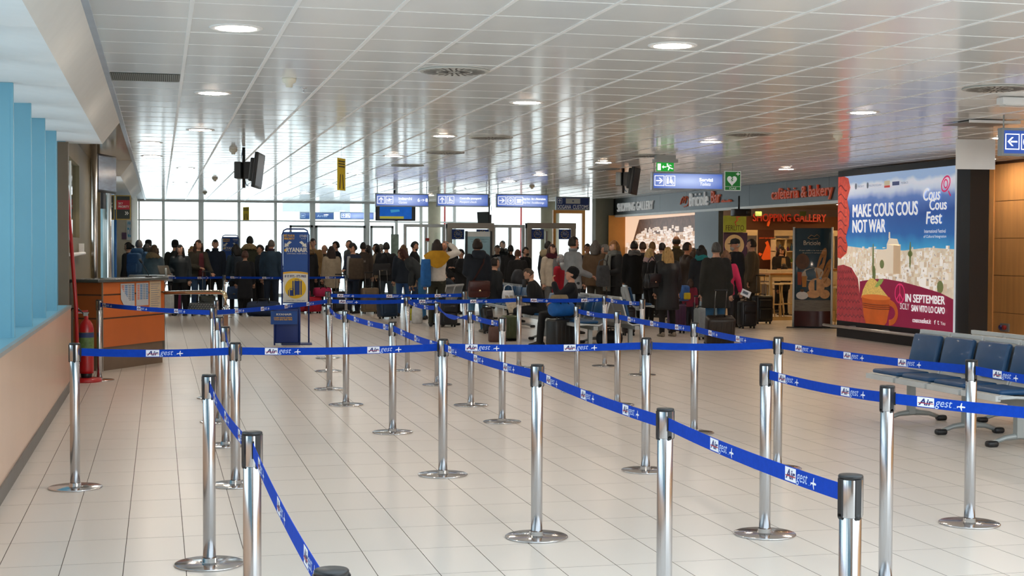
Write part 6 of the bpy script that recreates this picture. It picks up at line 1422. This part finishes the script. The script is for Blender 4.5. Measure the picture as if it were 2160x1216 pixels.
P('person with long blond hair in a long black puffer coat, back turned', 1409, 24.5, 521, 5, '#141619', '#1c1917', '#b99458', 'long', style='puffer', hem=.52, infl=.055, shoes='#8a7f70')
P('person in a brown leather jacket looking right in the shop queue', 1449, 27.7, 511, -85, '#35261c', BK, '#2e211a', 'short', style='leather', arms=('front', 'front'), skin='#c58a68', extras=[('shirt', '#3a4250')])
P('person partly hidden behind the brown leather jacket', 1462, 30.2, 523, -60, '#5a4636', BK, bh, 'bob')
P('dark haired person with a teal scarf in the shop queue', 1480, 26.7, 517, 0, '#20242a', BK, dh, 'bob', extras=[('scarf', '#2b8a8c')])
P('child in a magenta jacket at the feet of the shop queue', 1456, 26.2, 588, -30, '#7d2338', '#22262e', bh, 'bob', slim=.8)
P('big person in a charcoal coat and jeans pulling a brown case, back turned', 1511, 22.4, 511, 0, '#25241f', '#2f6086', '#4d4a47', 'short', infl=.06, hem=.62, arms=('down', 'pull'), slim=1.12)
P('person in a bright pink jacket pulling a case, behind the charcoal coat', 1531, 25.1, 528, -25, '#c02a55', '#1c1c20', '#6d4a30', 'bob', arms=('down', 'side'), shoes='#d63a78')
P('person with a grey cap and white beard looking left in a dark navy coat', 1552, 27.3, 503, 95, '#15171c', '#1a1a1c', '#b9b4ac', 'crop', style='long', hem=.55, infl=.05, skin='#cf9578', extras=[('cap', '#2a2d30'), ('beard', '#b9b4ac'), ('glasses', BK)])
P('person in an olive brown coat at the entrance beside the black trolley', 1586, 28.6, 504, 60, '#4b4030', '#2d2a22', '#1f1713', 'short', style='long', hem=.62, infl=.05)
P('shop assistant with long brown hair behind the bar counter', 1648, 33.3, 519, 178, '#211c1a', BK, '#2c1a12', 'long', arms=('front', 'front'), headtilt=-25, extras=[('shirt', '#a0835e')])
P('child with dark hair standing at the bar counter', 1654, 31.9, 556, 20, '#1c1b1d', BK, '#241610', 'bob', slim=.85)
# join heads and hands to the bodies
bpy.context.view_layer.update(); dg = bpy.context.evaluated_depsgraph_get()
for root, hd, ms in PEOPLE:
    ev = root.evaluated_get(dg); me = ev.to_mesh(); q = MB()
    q.add([v.co.copy() for v in me.vertices], [list(p.vertices) for p in me.polygons], 0, True); ev.to_mesh_clear()
    o = len(q.v); q.v += hd.v; q.f += [[i + o for i in f] for f in hd.f]; q.mi += hd.mi; q.sm += hd.sm
    old = root.data; root.modifiers.clear(); me2 = bpy.data.meshes.new('person'); me2.from_pydata(q.v, [], q.f)
    for m1 in ms: me2.materials.append(m1)
    me2.polygons.foreach_set('material_index', q.mi); me2.polygons.foreach_set('use_smooth', q.sm); me2.update(); root.data = me2; bpy.data.meshes.remove(old)

# ================================================================ LUGGAGE AND OTHER BELONGINGS
def suitcase(label, u, Y, w, d, h, c, rz=0, handle=.0, hard=True, tilt=0.0, z=0.0, x=None, rough=.35, two=True):
    p = aty(u, 600, Y); t = thing('suitcase', label, 'suitcase', (p.x if x is None else x, Y, z), R_(rz)); t.rotation_euler = (R_(tilt), 0, R_(rz)); m1 = mat('case ' + c, c, rough=rough, var=.12, scale=10, bump=.1 if not hard else .02, bscale=60); q = MB().rbox((-w / 2, -d / 2, .045), (w / 2, d / 2, h), .045)
    q.build('body', m1, t)
    if hard:
        for k in range(5):
            xx = -w * .36 + w * .18 * k
            for sy in (-1, 1): MB().rbox((xx - .012, sy * d / 2 - .006, .10), (xx + .012, sy * d / 2 + .006, h - .06), .005).build('rib', m1, t)
    else:
        MB().rbox((-w * .36, -d / 2 - .03, .10), (w * .36, -d / 2 + .01, h * .55), .02).build('front_pocket', m1, t); MB().rbox((-w * .36, -d / 2 - .025, h * .6), (w * .36, -d / 2 + .01, h * .86), .02).build('upper_pocket', m1, t)
    for sx_ in (-1, 1):
        for sy in (-1, 1): MB().cyl((sx_ * w * .36 - .012, sy * d * .3, .025), (sx_ * w * .36 + .012, sy * d * .3, .025), .025, n=10).build('wheel', blackp, t)
    MB().tube([(-.07, 0, h - .005), (-.06, 0, h + .03), (.06, 0, h + .03), (.07, 0, h - .005)], .011, 6).build('grip', blackp, t)
    if handle:
        q = MB(); q.tube([(-.09, d * .3, h - .01), (-.09, d * .3, h + handle), (.09, d * .3, h + handle), (.09, d * .3, h - .01)], .008, 6); q.build('pull_handle', steel, t); MB().rbox((-.11, d * .3 - .015, h + handle - .012), (.11, d * .3 + .015, h + handle + .016), .01).build('handle_grip', blackp, t)
    return t
def duffel(label, x, y, z, L, r, c, rz=0, cat='bag', cross=1.0):
    t = thing('duffel_bag', label, cat, (x, y, z), R_(rz)); m1 = cloth(c, .7); q = MB(); rg = []
    for f, k in ((-1, .55), (-.96, .85), (-.8, 1), (-.3, 1.04), (.3, 1.04), (.8, 1), (.96, .85), (1, .55)): rg.append([Vector((f * L / 2, r * k * math.cos(a), r * cross * (1 + k * math.sin(a) * .98))) for a in [2 * PI * i / 14 for i in range(14)]])
    q.loft(rg, 0); q.build('body', m1, t)
    for sy in (-1, 1): MB().tube([(-L * .2, sy * r * .7, r * 1.5), (-L * .14, sy * r * .5, r * 2.3), (L * .14, sy * r * .5, r * 2.3), (L * .2, sy * r * .7, r * 1.5)], .012, 6).build('handle', cloth(BK), t)
    MB().tube([(-L * .45, 0, r * 2 * cross), (0, 0, r * 2.06 * cross), (L * .45, 0, r * 2 * cross)], .006, 6).build('zip', blackp, t)
    return t
def soft_bag(label, x, y, z, w, d, h, c, rz=0, name='handbag', cat='handbag', flap=True, strap=0.0, rough=.5):
    t = thing(name, label, cat, (x, y, z), R_(rz)); m1 = mat('bag ' + c, c, rough=rough, var=.15, scale=14, bump=.3, bscale=20); q = MB(); rg = []
    for f, kw, kd in ((0, .86, .8), (.08, 1, 1), (.5, 1.02, 1.0), (.85, .96, .7), (1, .9, .42)): rg.append([Vector((w / 2 * kw * (abs(math.cos(a)) ** .6) * (1 if math.cos(a) > 0 else -1), d / 2 * kd * (abs(math.sin(a)) ** .6) * (1 if math.sin(a) > 0 else -1), h * f)) for a in [2 * PI * i / 20 for i in range(20)]])
    q.loft(rg, 0); q.build('body', m1, t)
    if flap:
        MB().rbox((-w * .47, -d * .58, h * .38), (w * .47, -d * .44, h * .98), .015).build('flap', m1, t); MB().rbox((-.02, -d * .64, h * .36), (.02, -d * .57, h * .46), .006).build('clasp', brass, t)
    if strap: MB().tube([(-w * .4, 0, h * .9), (-w * .3, 0, h + strap * .7), (0, 0, h + strap), (w * .3, 0, h + strap * .7), (w * .4, 0, h * .9)], .011, 6).build('strap', m1, t)
    return t
def gx(u, Y): return aty(u, 600, Y).x
suitcase('dark suitcase with pale diamond pattern standing before the far belt', 424, 33.6, .55, .24, .30, '#4a4f52', 0, 0)
t = [o for o in bpy.data.objects if o.get('label', '').startswith('dark suitcase with pale diamond')][0]; q = MB()
for i in range(9):
    for j in range(5):
        cx, cz = -.24 + .06 * i + (.03 if j % 2 else 0), .08 + .045 * j; q.add([(cx - .02, -.128, cz - .012), (cx + .012, -.128, cz - .004), (cx + .02, -.128, cz + .012), (cx - .012, -.128, cz + .004)], [(0, 1, 2, 3)])
o = q.build('diamond_print', flat('pale diamonds', '#a9adad'), t); o['kind'] = 'stuff'
suitcase('grey suitcase with raised handle held by the olive parka person', 437, 34.0, .36, .22, .45, '#3b4038', 10, .55, False)
suitcase('small white suitcase standing behind the counter', 353, 33.8, .3, .2, .5, '#cfd2d0', 0, .2)
suitcase('magenta suitcase behind the counter, partly hidden', 368, 34.8, .3, .2, .5, '#8a2350', 0, .2)
soft_bag('dark blue bag hanging at the legs of the crowd left of the bag sizer', gx(492, 34.35), 34.4, .35, .3, .15, .3, '#2a4468', 10, strap=.2)
duffel('navy duffel bag with cyan piping on the floor left of the bag sizer', gx(556, 33.2), 33.2, .0, .75, .17, '#1c2f4e', -10)
duffel('magenta travel bag right of the bag sizer', gx(680, 34.4), 34.4, .40, .42, .11, '#b01c52', 15)
suitcase('bright red suitcase right of the bag sizer', gx(662, 34.3) and 662, 34.4, .34, .22, .40, '#b0102e', 20, .0, True)
suitcase('crimson suitcase half hidden behind the bag sizer', 641, 34.6, .3, .22, .55, '#a31030', 0, 0)
suitcase('black trolley case beside the cream tweed coat', 717, 34.6, .36, .22, .52, '#1b1b1f', 0, .4, False)
suitcase('tan trolley case with raised handle under the lettered sweatshirt', 780, 34.0, .40, .24, .62, '#7d6c56', 10, .35, False)
suitcase('navy trolley case with raised handle behind the level belts', 818, 31.6, .42, .26, .55, '#1b3550', 18, .55, False, -8)
soft_bag('folded brown coat carried by the curly haired person', gx(752, 33.9), 33.95, .82, .36, .16, .5, '#4a3f34', 0, 'folded_coat', 'coat', False, 0, .9)
soft_bag('dark messenger bag on the back of the black jacket', gx(806, 33.75), 33.8, .92, .42, .14, .28, '#1f2024', 0, 'messenger_bag', 'bag', True, .3)
soft_bag('bright blue jacket carried under the arm of the person with mustard scarf', gx(899, 28.2), 28.25, .80, .2, .16, .55, '#1e62a8', 15, 'folded_jacket', 'jacket', False, 0, .8)
soft_bag('white plastic bag on the floor beside the bending person', gx(880, 29.6), 29.6, 0, .22, .2, .36, '#d8dadb', 0, 'plastic_bag', 'bag', False, .1)
suitcase('small yellow and green striped box bag beside the white plastic bag', 867, 29.9, .1, .12, .3, '#b9b51e', 0, 0, False)
suitcase('black soft case in front of the person hiding the face', 943, 28.2, .38, .24, .50, '#1b2026', 12, .0, False)
suitcase('black padded case leaning under the leather bag', 1033, 25.9, .2, .16, .50, '#141416', 25, .0, False, -14)
soft_bag('brown leather satchel hanging from the shoulder of the navy parka', gx(1011, 26.05), 26.08, .66, .42, .13, .31, '#4a211d', 4, 'leather_satchel', 'bag', True, .0, .3)
soft_bag('crumpled brown plastic bag on the floor before the green suitcase', gx(1043, 23.6), 23.6, 0, .2, .16, .26, '#5a3d34', 0, 'plastic_bag', 'bag', False, .04)
suitcase('olive green hard suitcase beside the seated passengers', 1078, 23.8, .30, .24, .44, '#454f33', 6, .0, True)
soft_bag('white plastic carrier bag on the long bench', gx(1072, 28.3), 28.3, .48, .24, .2, .24, '#dfe3ea', 0, 'plastic_bag', 'bag', False, .12)
suitcase('black suitcase with chrome ribs under the blue bag', 1183, 21.7, .40, .28, .48, '#1a1b1d', 20, .0, True)
duffel('bright blue sports bag lying on the black suitcase', gx(1185, 21.7), 21.7, .515, .42, .115, '#0c5fb0', 22)
soft_bag('crumpled khaki cloth lying on the blue sports bag', gx(1180, 21.65), 21.65, .755, .3, .16, .1, '#8a7f66', 22, 'cloth_bundle', 'cloth', False, 0, .95)
t = thing('newspaper', 'open newspaper lying across the blue bench beside the phone user', 'newspaper', (gx(1108, 24.7), 24.75, .50), R_(10)); q = MB(); rg = []
for k in range(9): rg.append([Vector((-.36 + .09 * k, yy, zz + .03 * math.sin(k * 1.3))) for yy, zz in ((-.16, -.10), (-.06, .04), (.06, .14), (.14, .18))])
q.loft(rg, 0, True, False, False); o = q.build('sheets', mat('newsprint', '#c9bfae', rough=.9, var=.25, scale=30), t); o.modifiers.new('thick', 'SOLIDIFY').thickness = .006
q = MB()
for k in range(7):
    for j in range(3): q.add([(-.33 + .09 * k, -.15 + .1 * j, -.085 + .12 * j + .008), (-.27 + .09 * k, -.15 + .1 * j, -.085 + .12 * j + .008), (-.27 + .09 * k, -.09 + .1 * j, -.01 + .12 * j + .008), (-.33 + .09 * k, -.09 + .1 * j, -.01 + .12 * j + .008)], [(0, 1, 2, 3)])
o = q.build('print_columns', mat('grey newsprint text', '#8f877b', var=.3, scale=90), t); o['kind'] = 'stuff'
soft_bag('grey quilted coat draped over the back of the long bench', gx(1098, 29.4) , 29.6, .78, .62, .3, .34, '#33353b', 80, 'draped_coat', 'coat', False, 0, .8)
soft_bag('grey fabric bag held by the person with grey knit scarf', gx(1275, 27.2), 27.3, .82, .30, .16, .42, '#474b4f', 20, 'fabric_bag', 'bag', False, .12, .8)
soft_bag('black handbag hanging beside the long puffer coat', gx(1377, 24.3), 24.35, .88, .34, .16, .26, '#15161a', 30, strap=.3, rough=.3)
suitcase('purple suitcase at the legs of the long puffer coat', 1428, 25.4, .32, .22, .55, '#3a1c3c', 10, .1, True)
suitcase('silver trolley case left of the charcoal coat', 1480, 23.6, .2, .3, .55, '#8d979c', 0, .2, True)
suitcase('brown black rolling case tilted behind the charcoal coat', 1517, 21.95, .46, .26, .50, '#2c231c', -8, .42, True, 14)
suitcase('black trolley case with raised handle at the shop entrance', 1608, 28.3, .40, .26, .60, '#121214', 5, .42, False)
suitcase('dark trolley case beside the navy coat at the shop entrance', 1576, 26.7, .34, .24, .55, '#161517', 5, .0, False)
suitcase('black case with red panel behind the silver bench', 1326, 24.9, .22, .2, .52, '#1a1214', 0, .0, False)
duffel('black patterned bag under the silver bench', gx(1290, 22.3), 22.4, 0, .4, .12, '#1c1d20', 10)
t = thing('paper_sheets', 'white papers held by the person with long black hair', 'papers', (gx(365, 33.9), 33.9, .90), R_(5))
MB().box((-.18, 0, -.12), (.16, .004, .12)).build('sheet', flat('white paper', '#dfe5ea'), t); MB().box((-.02, -.006, -.08), (.22, -.002, .10), 0, Matrix.Rotation(.25, 4, 'Y')).build('front_sheet', flat('white paper', '#dfe5ea'), t)
t = thing('boarding_paper', 'white folded paper in the hand of the pink jacket person', 'paper', (gx(1573, 24.9), 24.9, .76), 0); MB().box((-.09, 0, -.06), (.10, .004, .06), 0, Matrix.Rotation(.4, 4, 'Y')).build('sheet', flat('white paper', '#dfe5ea'), t); MB().box((-.06, -.003, -.02), (.05, -.001, .03), 0, Matrix.Rotation(.4, 4, 'Y')).build('print', flat('slate print', '#5c6a78'), t)
t = thing('backpack', 'colourful yellow and blue child backpack in the shop queue', 'backpack', (gx(1443, 26.0), 26.02, .58), R_(30)); MB().rbox((-.12, -.08, 0), (.12, .08, .3), .05).build('body', mat('blue yellow cloth', '#2c5a9a', var=.4, scale=12), t); MB().rbox((-.09, -.11, .03), (.09, -.06, .16), .03).build('pocket', mat('yellow cloth', '#c9b21e', var=.2), t)
t = thing('phone', 'black phone held by the seated person in a black sweater', 'phone', (gx(1146, 23.9) - .35, 23.85, .98), 0); MB().rbox((-.035, -.005, -.07), (.035, .005, .07), .004).build('casing', blackp, t); MB().box((-.03, .0052, -.06), (.03, .0065, .06)).build('screen', scr, t)
bench('short dark bench where the person hiding the face sits', 5.95, 29.35, R_(-120), 2, group=G_)
